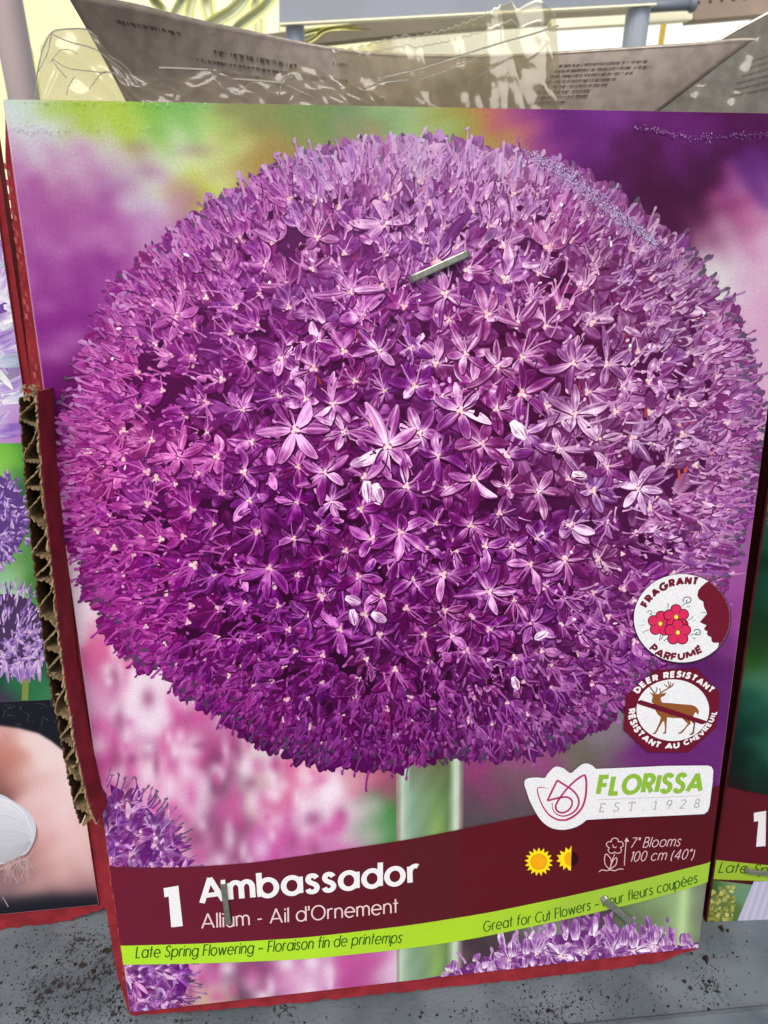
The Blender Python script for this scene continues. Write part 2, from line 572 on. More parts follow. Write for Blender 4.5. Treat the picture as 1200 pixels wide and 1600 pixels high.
def stamen(ink, base, tip, w, c0, c1, knob, kc, bend=.05):
    base, tip = np.asarray(base, float), np.asarray(tip, float)
    d = tip - base
    L = np.linalg.norm(d)
    if L < 3:
        return
    nr = np.array([-d[1], d[0]])
    t = np.linspace(0, 1, 4)[:, None]
    ink.ribbon(base + d * t + nr * (bend * 4 * t * (1 - t)), [w * 1.2, w, w * .9, w * .8], c0, color2=c1)
    if knob:
        a = math.atan2(d[1], d[0]) + rng.normal(0, .5)
        ink.disc(tip, knob * 1.7, knob * .85, kc, rot=a, n=8)

def floret(ink, c, L, nrm, tone, bright=0.0, tips=None, stam=6, wid=.34, lift=None, npet=6, ov=True, rim=0.0, start=None, sh=0.0):
    c = np.asarray(c, float)
    dark, mid, light = (np.asarray(q, float) for q in tone)
    n3 = np.asarray(nrm, float)
    n3 /= np.linalg.norm(n3)
    h = np.array([0., 1., 0.]) if abs(n3[1]) < .9 else np.array([1., 0, 0])
    a = np.cross(n3, h); a /= np.linalg.norm(a)
    b = np.cross(n3, a)
    ph = rng.uniform(0, 6.28) if start is None else start
    lift = rng.uniform(.05, .5) if lift is None else lift
    outs = []
    if tips is None:
        for k in range(npet):
            g = ph + k * 2 * math.pi / npet + rng.normal(0, .13)
            lf = lift + rng.normal(0, .12)
            d = (a * math.cos(g) + b * math.sin(g)) * math.cos(lf) + n3 * math.sin(lf)
            outs.append((c + d[:2] * L * rng.uniform(.85, 1.1), d[2]))
    else:
        outs = [(np.asarray(t, float), rng.uniform(0, 1)) for t in tips]
    outs.sort(key=lambda q: q[1])
    for tip, dz in outs:
        ln = np.linalg.norm(tip - c)
        br = bright - .06 + rng.choice([-.32, -.14, 0, 0, .14, .55], p=[.18, .2, .22, .18, .13, .09])
        w = L * wid * rng.uniform(.85, 1.15) * (1.0 if tips is None else .98)
        petal(ink, c + (tip - c) * .05, tip, min(w, ln * .75 + 3), tone, br, rng.normal(0, .06), edge=rng.uniform(.15, .5), shadow=sh)
    for k in range(stam):
        g = rng.uniform(0, 6.28)
        lf = rng.uniform(.55, 1.15)
        d = (a * math.cos(g) + b * math.sin(g)) * math.cos(lf) + n3 * math.sin(lf)
        tip = c + d[:2] * L * rng.uniform(.75, 1.15)
        pale = rng.random() < .45 + rim * .3
        c0 = lerp(light, mid, .25) if pale else lerp(dark, mid, .35)
        c1 = lerp(light, mid, .45) if pale else lerp(dark, mid, .15)
        kc = lerp(light, mid, rng.uniform(.2, .8)) if rng.random() < .6 else lerp(dark, (80, 70, 90), .5)
        stamen(ink, c, tip, L * .05, c0, c1, L * .045, kc, rng.normal(0, .05))
    if ov:
        s = L * (.075 + .04 * rng.random())
        cream = lerp((255, 240, 232), light, .1 + .3 * rng.random())
        pink = (222, 140, 150)
        ink.disc(c, s * 1.55, s * 1.3, lerp(pink, mid, .6), n=10)
        for k in range(3):
            g = ph + k * 2.1
            ink.disc(c + s * .75 * np.array([math.cos(g), math.sin(g)]), s * .8, s * .62,
                     lerp(cream, pink, rng.uniform(0, .35)) * (.86 + .14 * min(1, .6 + bright)), rot=g, n=8)

def bud(ink, c, ln, wd, ang, tone, bright=0.0):
    dark, mid, light = (np.asarray(q, float) for q in tone)
    d = np.array([math.cos(ang), math.sin(ang)])
    nr = np.array([-d[1], d[0]])
    c = np.asarray(c, float)
    petal(ink, c - d * ln * .5, c + d * ln * .5, wd, tone, bright - .1, 0, edge=.1)
    petal(ink, c - d * ln * .48 + nr * wd * .18, c + d * ln * .46 + nr * wd * .06, wd * .42, tone, bright + .25, .05, edge=.1)
    petal(ink, c - d * ln * .48 - nr * wd * .2, c + d * ln * .46 - nr * wd * .06, wd * .36, tone, bright + .1, -.05, edge=.1)

# ------------------------------------------------------------------ the surface the boxes stand on
def on_bench(p):
    d = ray(p)
    t = -CAM[2] / d[:, 2]
    return CAM + d * t[:, None]

BOX_O = Plane(RT, UPV, CAM + _d * (-DPANEL / np.dot(_d, NV)))
plastic = mat('grey_plastic', rgb(84, 92, 98), rough=.55, spec=.3, color2=rgb(104, 112, 118), scale=45, bump=.35, bscale=1100)
def dirt_mix(m, spots):
    nt = m.node_tree
    b = nt.nodes['Principled BSDF']
    base = b.inputs['Base Color'].links[0].from_socket
    geo = nt.nodes.new('ShaderNodeNewGeometry')
    acc = None
    for (px, rad_, st_) in spots:
        c = on_bench([px])[0]
        d = nt.nodes.new('ShaderNodeVectorMath'); d.operation = 'DISTANCE'
        d.inputs[1].default_value = tuple(c)
        nt.links.new(geo.outputs['Position'], d.inputs[0])
        mr = nt.nodes.new('ShaderNodeMapRange')
        mr.inputs['From Min'].default_value = 0; mr.inputs['From Max'].default_value = rad_
        mr.inputs['To Min'].default_value = st_; mr.inputs['To Max'].default_value = 0
        nt.links.new(d.outputs['Value'], mr.inputs[0])
        if acc is None:
            acc = mr.outputs[0]
        else:
            a = nt.nodes.new('ShaderNodeMath'); a.operation = 'MAXIMUM'
            nt.links.new(acc, a.inputs[0]); nt.links.new(mr.outputs[0], a.inputs[1])
            acc = a.outputs[0]
    n = nt.nodes.new('ShaderNodeTexNoise')
    n.inputs['Scale'].default_value = 620; n.inputs['Detail'].default_value = 8; n.inputs['Roughness'].default_value = .72
    n2 = nt.nodes.new('ShaderNodeTexNoise')
    n2.inputs['Scale'].default_value = 95; n2.inputs['Detail'].default_value = 4
    for q in (n, n2):
        nt.links.new(geo.outputs['Position'], q.inputs['Vector'])
    ad = nt.nodes.new('ShaderNodeMath'); ad.operation = 'ADD'
    mu = nt.nodes.new('ShaderNodeMath'); mu.operation = 'MULTIPLY_ADD'
    mu.inputs[1].default_value = .62
    nt.links.new(n2.outputs[0], mu.inputs[0]); nt.links.new(n.outputs[0], mu.inputs[2])
    nt.links.new(mu.outputs[0], ad.inputs[0]); nt.links.new(acc, ad.inputs[1])
    th = nt.nodes.new('ShaderNodeMapRange')
    th.inputs['From Min'].default_value = 1.04; th.inputs['From Max'].default_value = 1.13
    th.clamp = True
    nt.links.new(ad.outputs[0], th.inputs[0])
    mx = nt.nodes.new('ShaderNodeMix'); mx.data_type = 'RGBA'
    mx.inputs[7].default_value = (*rgb(36, 31, 30), 1)
    nt.links.new(th.outputs[0], mx.inputs[0]); nt.links.new(base, mx.inputs[6])
    nt.links.new(mx.outputs[2], b.inputs['Base Color'])
dirt_mix(plastic, [((120, 1520), .030, .31), ((150, 1575), .022, .26), ((430, 1600), .014, .2), ((720, 1592), .012, .16), ((60, 1590), .02, .2), ((300, 1598), .02, .22), ((860, 1580), .022, .26), ((900, 1552), .03, .12), ((1108, 1530), .010, .24), ((40, 1480), .02, .12)])
mb = MB()
mb.box((-1.2, -.02, -.03), (1.2, .75, 0))
bench = mb.build('shelf', plastic)
tag(bench, kind='structure')
# the raised rim strip that crosses the lower right corner
r0, r1 = on_bench([(880, 1601)])[0], on_bench([(1240, 1566)])[0]
dirr = (r1 - r0) / np.linalg.norm(r1 - r0)
a0, a1 = r0 - dirr * .4, r1 + dirr * .5
back = np.array([-dirr[1], dirr[0], 0])
mb = MB()
prof = [(0, .0001), (-.0008, .0012), (-.002, .0016), (-.05, .0016), (-.05, -.02), (0, -.02)]
mb.prism([a0 + back * q + np.array([0, 0, z]) for q, z in prof], [a1 + back * q + np.array([0, 0, z]) for q, z in prof])
rim = mb.build('shelf_rim', plastic)
tag(rim, kind='structure')
mb = MB()
mb.box((-8, -4, -.95), (8, 14, -.9))
tag(mb.build('ground', mat('concrete', rgb(150, 145, 135), .9, var=.25, scale=3)), kind='structure')

# ------------------------------------------------------------------ main box
red_kraft = mat('red_kraft', rgb(134, 38, 46), .8, .15, var=.16, scale=180, bump=.3, bscale=1200)
dark_kraft = mat('dark_red_kraft', rgb(66, 20, 24), .85, .1, var=.2, scale=150, bump=.3, bscale=900)
salmon = mat('scuffed_red_paper', rgb(172, 84, 84), .8, .15, color2=rgb(132, 42, 48), scale=420, lo=.35, hi=.6)
tan_paper = mat('kraft_paper', rgb(142, 122, 92), .9, .1, var=.22, scale=500, bump=.4, bscale=1500)
brown_paper = mat('brown_kraft', rgb(80, 62, 42), .9, .1, var=.2, scale=400, bump=.3, bscale=900)
white_card = mat('card_edge_paper', rgb(172, 112, 122), .6, .3, var=.04, scale=300)
steel = mat('staple_steel', rgb(136, 138, 128), .4, .5, metal=.6, var=.14, scale=900)

def box_root(plane, label, group='flower bulb boxes on the shelf'):
    e = empty('bulb_box', None, plane.matrix())
    return tag(e, label, 'box', group)

main = box_root(BOX_O, 'front bulb box with one huge purple allium ball above a maroon title band')
TLp, TRp, BRp, BLp = (3, 155), (1258, 178), (1091, 1484), (204, 1578)
uv = BOX_O.uv([TLp, TRp, BRp, BLp])
U0, U1 = 0.5 * (uv[0, 0] + uv[3, 0]), 0.5 * (uv[1, 0] + uv[2, 0])
V1, V0 = 0.5 * (uv[0, 1] + uv[1, 1]), 0.5 * (uv[2, 1] + uv[3, 1])

def slab(outline_uv, y0, y1):
    m = MB()
    m.prism([(u, y0, v) for u, v in outline_uv], [(u, y1, v) for u, v in outline_uv])
    return m

def rect(u0, u1, v0, v1, r=0.0):
    if r == 0:
        return [(u0, v0), (u1, v0), (u1, v1), (u0, v1)]
    o = []
    for cx, cy, a in ((u0 + r, v0 + r, 180), (u1 - r, v0 + r, 270), (u1 - r, v1 - r, 0), (u0 + r, v1 - r, 90)):
        o += arc(cx, cy, r, r, a, a + 90, 5)
    return o

card = slab(rect(U0, U1, V0, V1, .0006), 0, .0007).build('front_card', white_card, main)

# corrugated red wall that the card is stapled to: ragged lower edge, margins showing left and below
def ragged(p0, p1, n, amp):
    p0, p1 = np.array(p0, float), np.array(p1, float)
    t = np.linspace(0, 1, n)
    o = p0 + (p1 - p0) * t[:, None]
    return o + rng.normal(0, amp, (n, 2)) * np.array([.3, 1])

def wall_outline(px, depth=.0008):
    return [tuple(q) for q in BOX_O.loc(px, depth)[:, [0, 2]]]

low = np.vstack([[(184, 1531), (189, 1540)], ragged((193, 1556), (202, 1585), 6, .5), ragged((206, 1588), (420, 1572), 34, 1.0),
                 ragged((428, 1571), (820, 1531), 46, 1.0), ragged((828, 1530), (1020, 1506), 20, .8),
                 [(1036, 1502), (1050, 1497), (1062, 1491), (1076, 1488), (1088, 1484), (1091, 1450)]])
up_ = np.array([(1092, 1440), (1183, 720), (1252, 182), (1250, 186), (8, 163), (8, 250), (26, 400), (49, 605), (62, 612), (74, 700), (88, 800), (102, 900), (116, 1000), (130, 1100), (144, 1200), (157, 1291), (146, 1296), (147, 1312)])
wall = slab(wall_outline(np.vstack([low, up_])), .0009, .0042).build('front_wall', red_kraft, main)
# the upper left strip of bare flutes and the scuffed fold below the torn flap
ink_l = MB()
for k in range(30):                                  # torn paper flecks along the left margin (upper part)
    y = 262 + k * 11.6 + rng.normal(0, 1.5)
    x = 3 + .1397 * (y - 155) - 7.5 + (2.5 if k % 2 else -1.5)
    q = BOX_O.loc([(x - 3.2, y - 6), (x + 1.6, y - 3), (x + 3.2, y + 7), (x - 1.4, y + 4)], .0008)
    ink_l.prism(q, q + np.array([0, .0004, 0]))
ink_l.build('torn_flute_edge', salmon, main)
sm = MB()
lp = [(143, 1312), (158, 1310), (165, 1380), (175, 1450), (184, 1530), (184, 1533), (172, 1450), (160, 1380)]
fold = np.array([(166, 1312), (171, 1360), (177, 1405), (185, 1460), (191, 1505), (193, 1535)])
for i in range(len(fold) - 1):
    for k in range(5):
        p = fold[i] + (fold[i + 1] - fold[i]) * (k + rng.uniform(0, .6)) / 5 + rng.normal(0, 1.0, 2)
        q = BOX_O.loc([p + (-1.2, -4), p + (1.0, -3.4), p + (1.6, 4.5), p + (-.6, 4)], .0008)
        sm.prism(q, q + np.array([0, .0004, 0]))
sm.build('creased_fold', salmon, main)
# narrow scuffed strip beside the card where the flap is torn back
sl = [(60, 624), (72, 700), (85, 800), (100, 900), (114, 1000), (128, 1100), (142, 1200), (153, 1292)]
sr = [(162, 1292), (128, 1050), (100, 850), (68, 612), (58, 612)]
slab(wall_outline(np.array(sl + sr), .0007), .00075, .00088).build('scuffed_strip', salmon, main)

# torn corrugated side flap
fl = np.array([(28, 622), (31, 665), (36, 720), (41, 790), (50, 865), (57, 930), (66, 1000), (76, 1070), (88, 1120), (97, 1175), (108, 1230), (118, 1270), (124, 1292)], float)
fr = np.array([(56, 612), (58, 665), (62, 720), (67, 780), (75, 850), (83, 920), (90, 985), (99, 1060), (107, 1110), (119, 1180), (130, 1225), (139, 1265), (149, 1290)], float)

def resample(P, n):
    s = np.r_[0, np.cumsum(np.linalg.norm(np.diff(P, axis=0), axis=1))]
    q = np.linspace(0, s[-1], n)
    return np.stack([np.interp(q, s, P[:, 0]), np.interp(q, s, P[:, 1])], 1)

FD = .0082                                             # the torn side flap stands this far forward of the card
def ridge(px, w, d0, d1, name, material, parent, jit=0.0):
    """paper strip standing on edge: a line in the front view given depth"""
    px = np.asarray(px, float) + rng.normal(0, jit, np.shape(px))
    d = np.gradient(px, axis=0)
    d /= np.linalg.norm(d, axis=1)[:, None]
    nr = np.stack([-d[:, 1], d[:, 0]], 1)
    ww = np.asarray(w) * (1 + rng.normal(0, .25 if jit else 0, len(px)))
    A, B = px + nr * ww[:, None] / 2, px - nr * ww[:, None] / 2
    zf = d0 + (rng.uniform(-.0006, .0006, len(px)) if jit else 0)
    m = MB()
    a0_, b0_ = BOX_O.loc(A, -FD), BOX_O.loc(B, -FD)
    n = len(px)
    # depth is measured straight back into the box
    va = a0_.copy(); va[:, 1] = zf
    vb = b0_.copy(); vb[:, 1] = zf
    wa = a0_.copy(); wa[:, 1] = d1
    wb = b0_.copy(); wb[:, 1] = d1
    V = np.vstack([va, vb, wa, wb])
    F = []
    for i in range(n - 1):
        F += [(i, i + 1, n + i + 1, n + i), (i, 2 * n + i, 2 * n + i + 1, i + 1), (n + i, n + i + 1, 3 * n + i + 1, 3 * n + i)]
    F += [(0, n, 3 * n, 2 * n), (n - 1, 3 * n - 1, 4 * n - 1, 2 * n - 1)]
    m.add(V, F)
    return m.build(name, material, parent)

flap = slab([tuple(q) for q in BOX_O.loc(np.vstack([resample(fl, 30), resample(fr, 30)[::-1]]), -FD)[:, [0, 2]]], -.0006, .0004).build('side_flap', brown_paper, main)
L40, R40 = resample(fl, 160), resample(fr, 160)
ridge(L40, np.full(160, 2.2), -FD + .0006, -.0007, 'outer_liner', brown_paper, flap, jit=.35)
ridge(R40, np.full(160, 2.7), -FD, -.0007, 'inner_liner', tan_paper, flap, jit=.5)
ph = np.linspace(0, 13.6 * 2 * np.pi, 420)
tt = np.linspace(0.03, .985, 420)
wv = np.clip(np.sin(ph + .8 * np.sin(ph * .37)) * 1.15, -1, 1) * .41 + .46
Lr, Rr = resample(fl, 420), resample(fr, 420)
Wv = Lr * (1 - wv[:, None]) + Rr * wv[:, None]
s_i = np.clip((tt * 419).astype(int), 0, 419)
ridge(Wv + np.stack([np.zeros(420), np.interp(np.arange(420), np.arange(0, 420, 7), rng.normal(0, 1.8, 60))], 1), np.full(420, 1.9), -FD + .0002, -.0007, 'flute', tan_paper, flap, jit=.35)
tf = MB()
for k in range(16):                                   # frayed paper shreds
    i = rng.integers(4, 415)
    p = Wv[i]
    a = rng.uniform(0, 6.28)
    l = rng.uniform(4, 11)
    q = BOX_O.loc([p, p + np.array([math.cos(a), math.sin(a)]) * l, p + np.array([math.cos(a + .7), math.sin(a + .7)]) * l * .6], -FD)
    q[:, 1] = -FD + .0002 + rng.uniform(-.0006, .001)
    tf.prism(q, q + np.array([0, .0002, 0]))
for k in range(10):                                   # crushed top end
    p = np.array([rng.uniform(32, 54), rng.uniform(606, 628)])
    a = rng.uniform(0, 6.28)
    q = BOX_O.loc([p, p + np.array([math.cos(a), math.sin(a)]) * 9, p + np.array([math.cos(a + 1), math.sin(a + 1)]) * 8], -FD)
    q[:, 1] = -FD + .0002 + rng.uniform(-.0006, .001)
    tf.prism(q, q + np.array([0, .0003, 0]))
tf.build('torn_paper', tan_paper, flap)
# red inner face of the flap, turned away from the light
FRr = np.vstack([resample(fr, 24) + np.array([2.4, 0])])
F0 = BOX_O.loc(FRr, -FD); F0[:, 1] = -FD + .0004
F1 = F0.copy(); F1[:, 1] = .0006; F1[:, 0] += .0004
F2, F3 = F1.copy(), F0.copy()
F2[:, 0] -= .0002; F3[:, 0] -= .0002
n = len(F0)
mb = MB()
fs = []
for r_ in range(4):
    q_ = (r_ + 1) % 4
    fs += [(r_ * n + i, r_ * n + i + 1, q_ * n + i + 1, q_ * n + i) for i in range(n - 1)]
mb.add(np.vstack([F0, F1, F2, F3]), fs)
mb.build('inner_face', red_kraft, flap)

# body of the box behind the front wall: open tray of the same red board
mb = MB()
ub0, ub1, vb0, vb1 = U0 + .004, U1 - .002, V0 + .004, V1 - .012
mb.box((ub0, .012, vb0), (ub0 + .003, .062, vb1))
mb.box((ub1 - .003, .0045, vb0), (ub1, .062, vb1))
mb.box((ub0 + .003, .059, vb0), (ub1 - .003, .062, vb1))
mb.box((ub0 + .003, .0045, vb0), (ub1 - .003, .059, vb0 + .003))
mb.build('tray_body', red_kraft, main)

CLIP = (np.array([U0 + .00008, V0 + .00002]), np.array([U1 - .00001, V1 - .00002]))

# ---- blurred picture behind the flower ball
BG = [(20,165,190,215,202),(60,190,202,214,204),(110,168,158,188,64),(160,185,164,194,56),(200,200,165,196,66),(250,165,132,180,62),(295,176,98,166,104),(270,192,122,180,84),
 (330,200,190,205,112),(230,240,206,220,196),(280,250,206,220,176),(310,312,182,204,62),(345,262,205,212,152),(390,170,134,140,86),(420,200,130,136,82),(390,250,165,152,84),(412,268,166,122,66),
 (480,170,110,142,82),(545,190,94,142,102),(545,222,176,142,104),(470,215,142,146,88),(620,180,134,168,112),(660,190,162,182,132),(700,188,152,162,82),(740,202,128,150,62),(762,182,192,122,62),
 (792,252,200,180,84),(780,218,162,152,62),(792,186,200,82,150),(812,222,184,72,150),(830,182,102,42,125),(850,232,112,37,122),(900,200,94,32,106),(950,188,120,46,140),(950,260,84,26,90),(1000,250,70,16,60),
 (1050,300,64,15,55),(1060,190,96,26,100),(1072,222,100,36,112),(1100,260,60,14,54),(1150,200,74,16,70),(1195,265,94,42,120),(1150,335,140,50,112),(1165,352,192,92,150),(1120,385,160,100,135),(1090,330,60,14,54),
 (1130,405,216,212,216),(1190,350,212,202,214),(1172,430,202,172,196),(1195,470,205,152,186),(1185,520,202,162,192),(1120,440,212,220,214),(1090,370,110,50,90),
 (30,210,206,206,216),(100,230,200,190,206),(160,240,206,206,206),(40,260,182,132,172),(90,270,166,92,150),(140,290,176,122,166),(220,310,196,182,202),(260,350,192,152,192),(60,330,156,76,146),(100,340,166,92,156),
 (180,360,162,82,152),(60,420,150,70,146),(100,400,166,96,160),(110,430,140,50,140),(70,480,134,45,136),(120,520,124,30,126),(60,560,124,30,124),(100,590,104,15,100),(80,640,74,10,70),(85,670,90,15,80),(180,450,135,45,135),(260,400,165,90,160),
 (100,830,222,152,190),(110,900,226,202,216),(130,960,236,216,230),(172,1012,220,112,160),(160,1050,202,92,150),(150,1090,216,162,200),(230,1085,236,216,230),(200,1120,226,202,226),(180,1150,206,122,176),(160,1172,202,92,160),
 (240,1185,226,176,206),(290,1135,196,92,150),(290,1172,202,78,148),(270,1080,232,212,226),(330,1125,205,150,185),(342,1150,166,62,122),(352,1200,112,52,92),(362,1270,120,62,102),(346,1312,150,72,122),(262,1222,222,152,190),(300,1250,226,206,222),(310,1300,220,170,200),
 (402,1190,226,206,216),(412,1208,192,206,186),(431,1236,206,62,132),(426,1268,206,112,152),(388,1250,206,200,182),(470,1200,226,122,152),(500,1250,232,212,226),(430,1322,192,86,164),(462,1300,226,202,222),(492,1290,206,152,192),
 (522,1325,202,120,176),(545,1210,216,192,192),(562,1222,202,92,132),(560,1275,230,206,222),(575,1300,216,186,206),(602,1222,152,62,102),(602,1272,58,132,62),(592,1312,60,136,62),(614,1252,76,136,72),
 (740,1200,142,62,112),(762,1230,120,62,96),(780,1272,86,76,82),(740,1282,80,72,76),(800,1212,112,86,96),(832,1172,166,72,140),(855,1200,132,70,112),(900,1180,116,106,96),(935,1180,92,92,76),(962,1192,112,62,110),
 (1002,1180,106,42,112),(1052,1180,104,36,110),(1100,1180,100,40,112),(955,1160,132,122,132),(985,1000,130,62,140),(1150,900,152,82,152),(1140,960,140,62,136),(1160,1000,150,76,150),(1130,1040,88,30,94),(1140,1100,94,36,104),(1002,1050,116,62,126),
 (320,1530,216,132,182),(352,1510,222,192,216),(346,1562,192,182,142),(396,1540,76,46,66),(382,1520,86,50,76),(432,1530,202,122,176),(482,1550,226,192,216),(502,1510,206,152,192),(562,1500,192,82,152),(572,1530,172,62,132),(602,1520,216,182,206),
 (635,1500,220,195,215),(740,1482,60,46,56),(772,1470,80,66,70),(842,1440,120,126,112),(932,1420,86,62,76),(1002,1440,96,112,86),(1022,1420,112,132,92),(1042,1400,120,150,102),(1066,1425,172,202,142),(1066,1395,170,200,145),(1087,1400,92,96,92),(1087,1450,102,112,92),(700,1500,110,90,90),
 (640,700,120,30,115)]
bgf = lambda x, y: (lambda k: rbf(BG, 30)(x, y) * (1 - k) + rbf(BG, 22)(x, y) * k)(np.clip((y - 700) / 300, 0, 1)[:, None])
_sp = [(rng.uniform(150, 545), rng.uniform(1010, 1570), rng.uniform(4, 11), rng.uniform(6, 16), rng.choice([0, 1, 2], p=[.52, .34, .14])) for _ in range(420)]
_sq = [(rng.uniform(20, 330), rng.uniform(230, 560), rng.uniform(10, 24), rng.uniform(8, 18), rng.choice([0, 1])) for _ in range(70)]
def bg_color(x, y):
    c = bgf(x, y)
    for L_, tgt, am in ((_sp, ((240, 224, 236), (200, 84, 156), (146, 66, 116)), .62), (_sq, ((196, 140, 190), (140, 52, 136)), .26)):
        for sx0, sy0, rx_, ry_, k_ in L_:
            m = (np.abs(x - sx0) < 3 * rx_) & (np.abs(y - sy0) < 3 * ry_)
            w = am * np.exp(-.5 * ((x[m] - sx0) / rx_) ** 2 - .5 * ((y[m] - sy0) / ry_) ** 2)
            c[m] = c[m] * (1 - w[:, None]) + np.array(tgt[k_], float) * w[:, None]
    n = (np.sin(x * .31 + np.sin(y * .23) * 2) * np.sin(y * .27 + np.sin(x * .19) * 2)) * 2.5
    c = c + n[:, None]
    # pale unprinted edge on the left and worn top edge
    e = np.clip(1 - (x - (3 + .1397 * (y - 155))) / 4.2, 0, 1)[:, None]
    c = c * (1 - e * .8) + np.array([236, 205, 228]) * e * .8
    return c
pic = Ink(BOX_O, base=8, clip=CLIP)
pic.field([TLp, TRp, (1090, 1486), (203, 1582)], 2.6, bg_color)
pic.build('printed_picture', card)

# ---- flower ball
bloom = Ink(BOX_O, base=30, clip=CLIP)
def stem_field(x, y):
    cx = [618, 624, 629, 634, 645, 660, 680, 700, 706, 711, 716, 720, 726]
    cc = np.array([(150, 120, 130), (150, 150, 130), (186, 204, 184), (160, 182, 162), (132, 160, 134), (124, 150, 120), (108, 140, 94), (98, 124, 84), (140, 162, 130), (192, 208, 188), (186, 202, 182), (140, 130, 125), (110, 80, 90)], float)
    xx = x + (y - 1200) * .008
    c = np.stack([np.interp(xx, cx, cc[:, i]) for i in range(3)], 1)
    d = np.clip((1245 - y) / 60, 0, 1) * ((xx > 640) & (xx < 704))
    c = c * (1 - .5 * d[:, None]) + np.array([95, 70, 62]) * .5 * d[:, None]
    g = np.clip((y - 1240) / 60, 0, 1) * np.exp(-((xx - 685) / 14) ** 2)
    s2 = np.sin(xx * 1.3) * 3 + np.sin(y * .11 + xx * .2) * 3
    return c + g[:, None] * np.array([26, 26, 4]) + s2[:, None]
bloom.field([(619, 1175), (725, 1175), (722, 1560), (620, 1560)], 2.2, stem_field)
bloom.base = 30
def far_stem(x, y):                                   # blurred pale stalk in the lower right corner of the print
    k = np.exp(-((x - 1067 + (y - 1420) * .05) / 9) ** 2)[:, None]
    return bgf(x, y) * (1 - k) + np.array([176, 204, 146]) * k
bloom.field([(1040, 1370), (1091, 1360), (1087, 1484), (1040, 1490)], 2.5, far_stem)

OUT = np.array([(410, 262), (330, 318), (235, 395), (160, 470), (125, 560), (100, 640), (84, 740), (95, 840), (125, 930), (190, 1032), (260, 1075), (330, 1112), (420, 1178), (490, 1198), (560, 1208), (640, 1198),
                (700, 1186), (770, 1190), (850, 1182), (960, 1130), (1010, 1070), (1080, 1010), (1140, 900), (1175, 800), (1196, 690), (1180, 560), (1150, 480), (1085, 392), (1010, 335), (940, 290), (870, 258), (800, 240), (720, 222), (620, 222), (520, 232), (460, 240)], float)
BC = np.array([640., 712.])
_ang = np.arctan2(OUT[:, 1] - BC[1], OUT[:, 0] - BC[0])
_rad = np.linalg.norm(OUT - BC, axis=1)
_o = np.argsort(_ang)
_ang, _rad = _ang[_o], _rad[_o]
def brad(phi):
    return np.interp(phi, _ang, _rad, period=2 * math.pi)

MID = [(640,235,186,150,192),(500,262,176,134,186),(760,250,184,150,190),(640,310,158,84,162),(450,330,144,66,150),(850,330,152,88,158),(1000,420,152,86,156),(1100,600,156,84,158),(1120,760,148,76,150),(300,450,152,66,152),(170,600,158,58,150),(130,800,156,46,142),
       (200,950,134,30,128),(350,1050,106,16,106),(560,1150,88,14,90),(800,1130,94,26,98),(930,1050,118,46,122),(640,700,134,40,138),(450,850,114,20,120),(700,900,112,22,116),(900,900,124,40,124),(480,600,136,42,140),(800,560,154,68,150),(640,480,144,54,146),(1030,470,130,98,138),(1000,720,156,110,158),(1040,650,152,100,156)]  # the greyish centre-right points paint the card's glare into the petals
LIT = [(640,235,224,204,230),(640,340,238,188,232),(300,450,234,168,222),(150,700,236,150,216),(200,950,206,110,192),(560,1150,156,78,164),(900,1100,206,152,204),(640,700,250,204,244),(450,900,212,132,212),(700,950,228,164,222),(1000,730,240,222,240),(1030,470,228,216,228),(900,560,250,204,238),(1120,700,234,186,230)]  # centre-right points whitened for the same painted glare
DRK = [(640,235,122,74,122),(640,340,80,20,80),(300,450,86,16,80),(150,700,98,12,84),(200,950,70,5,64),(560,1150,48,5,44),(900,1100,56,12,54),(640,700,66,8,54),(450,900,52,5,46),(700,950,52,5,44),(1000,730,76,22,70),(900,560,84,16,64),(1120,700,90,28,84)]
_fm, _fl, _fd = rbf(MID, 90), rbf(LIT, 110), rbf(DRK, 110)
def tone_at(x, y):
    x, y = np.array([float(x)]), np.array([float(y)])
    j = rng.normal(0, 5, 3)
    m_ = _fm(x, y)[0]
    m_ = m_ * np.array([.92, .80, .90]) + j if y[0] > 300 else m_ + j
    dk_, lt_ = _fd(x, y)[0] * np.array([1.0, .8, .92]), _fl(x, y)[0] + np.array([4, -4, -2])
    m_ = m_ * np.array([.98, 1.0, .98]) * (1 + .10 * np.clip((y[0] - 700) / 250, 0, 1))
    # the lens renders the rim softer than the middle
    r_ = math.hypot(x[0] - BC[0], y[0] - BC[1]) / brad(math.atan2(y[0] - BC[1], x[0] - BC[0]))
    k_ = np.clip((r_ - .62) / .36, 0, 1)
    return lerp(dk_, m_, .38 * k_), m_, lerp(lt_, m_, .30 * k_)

def scl(y):
    return 1.16 - (y - 155) / 1430 * .34

# dark interior
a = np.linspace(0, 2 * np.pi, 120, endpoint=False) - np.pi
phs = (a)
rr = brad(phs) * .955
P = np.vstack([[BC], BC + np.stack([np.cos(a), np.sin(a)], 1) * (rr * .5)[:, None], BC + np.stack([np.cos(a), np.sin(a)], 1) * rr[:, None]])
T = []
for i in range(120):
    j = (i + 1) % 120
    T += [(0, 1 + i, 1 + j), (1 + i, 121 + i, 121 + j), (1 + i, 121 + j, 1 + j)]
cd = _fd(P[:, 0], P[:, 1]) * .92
bloom.add(P, T, cd / 255)

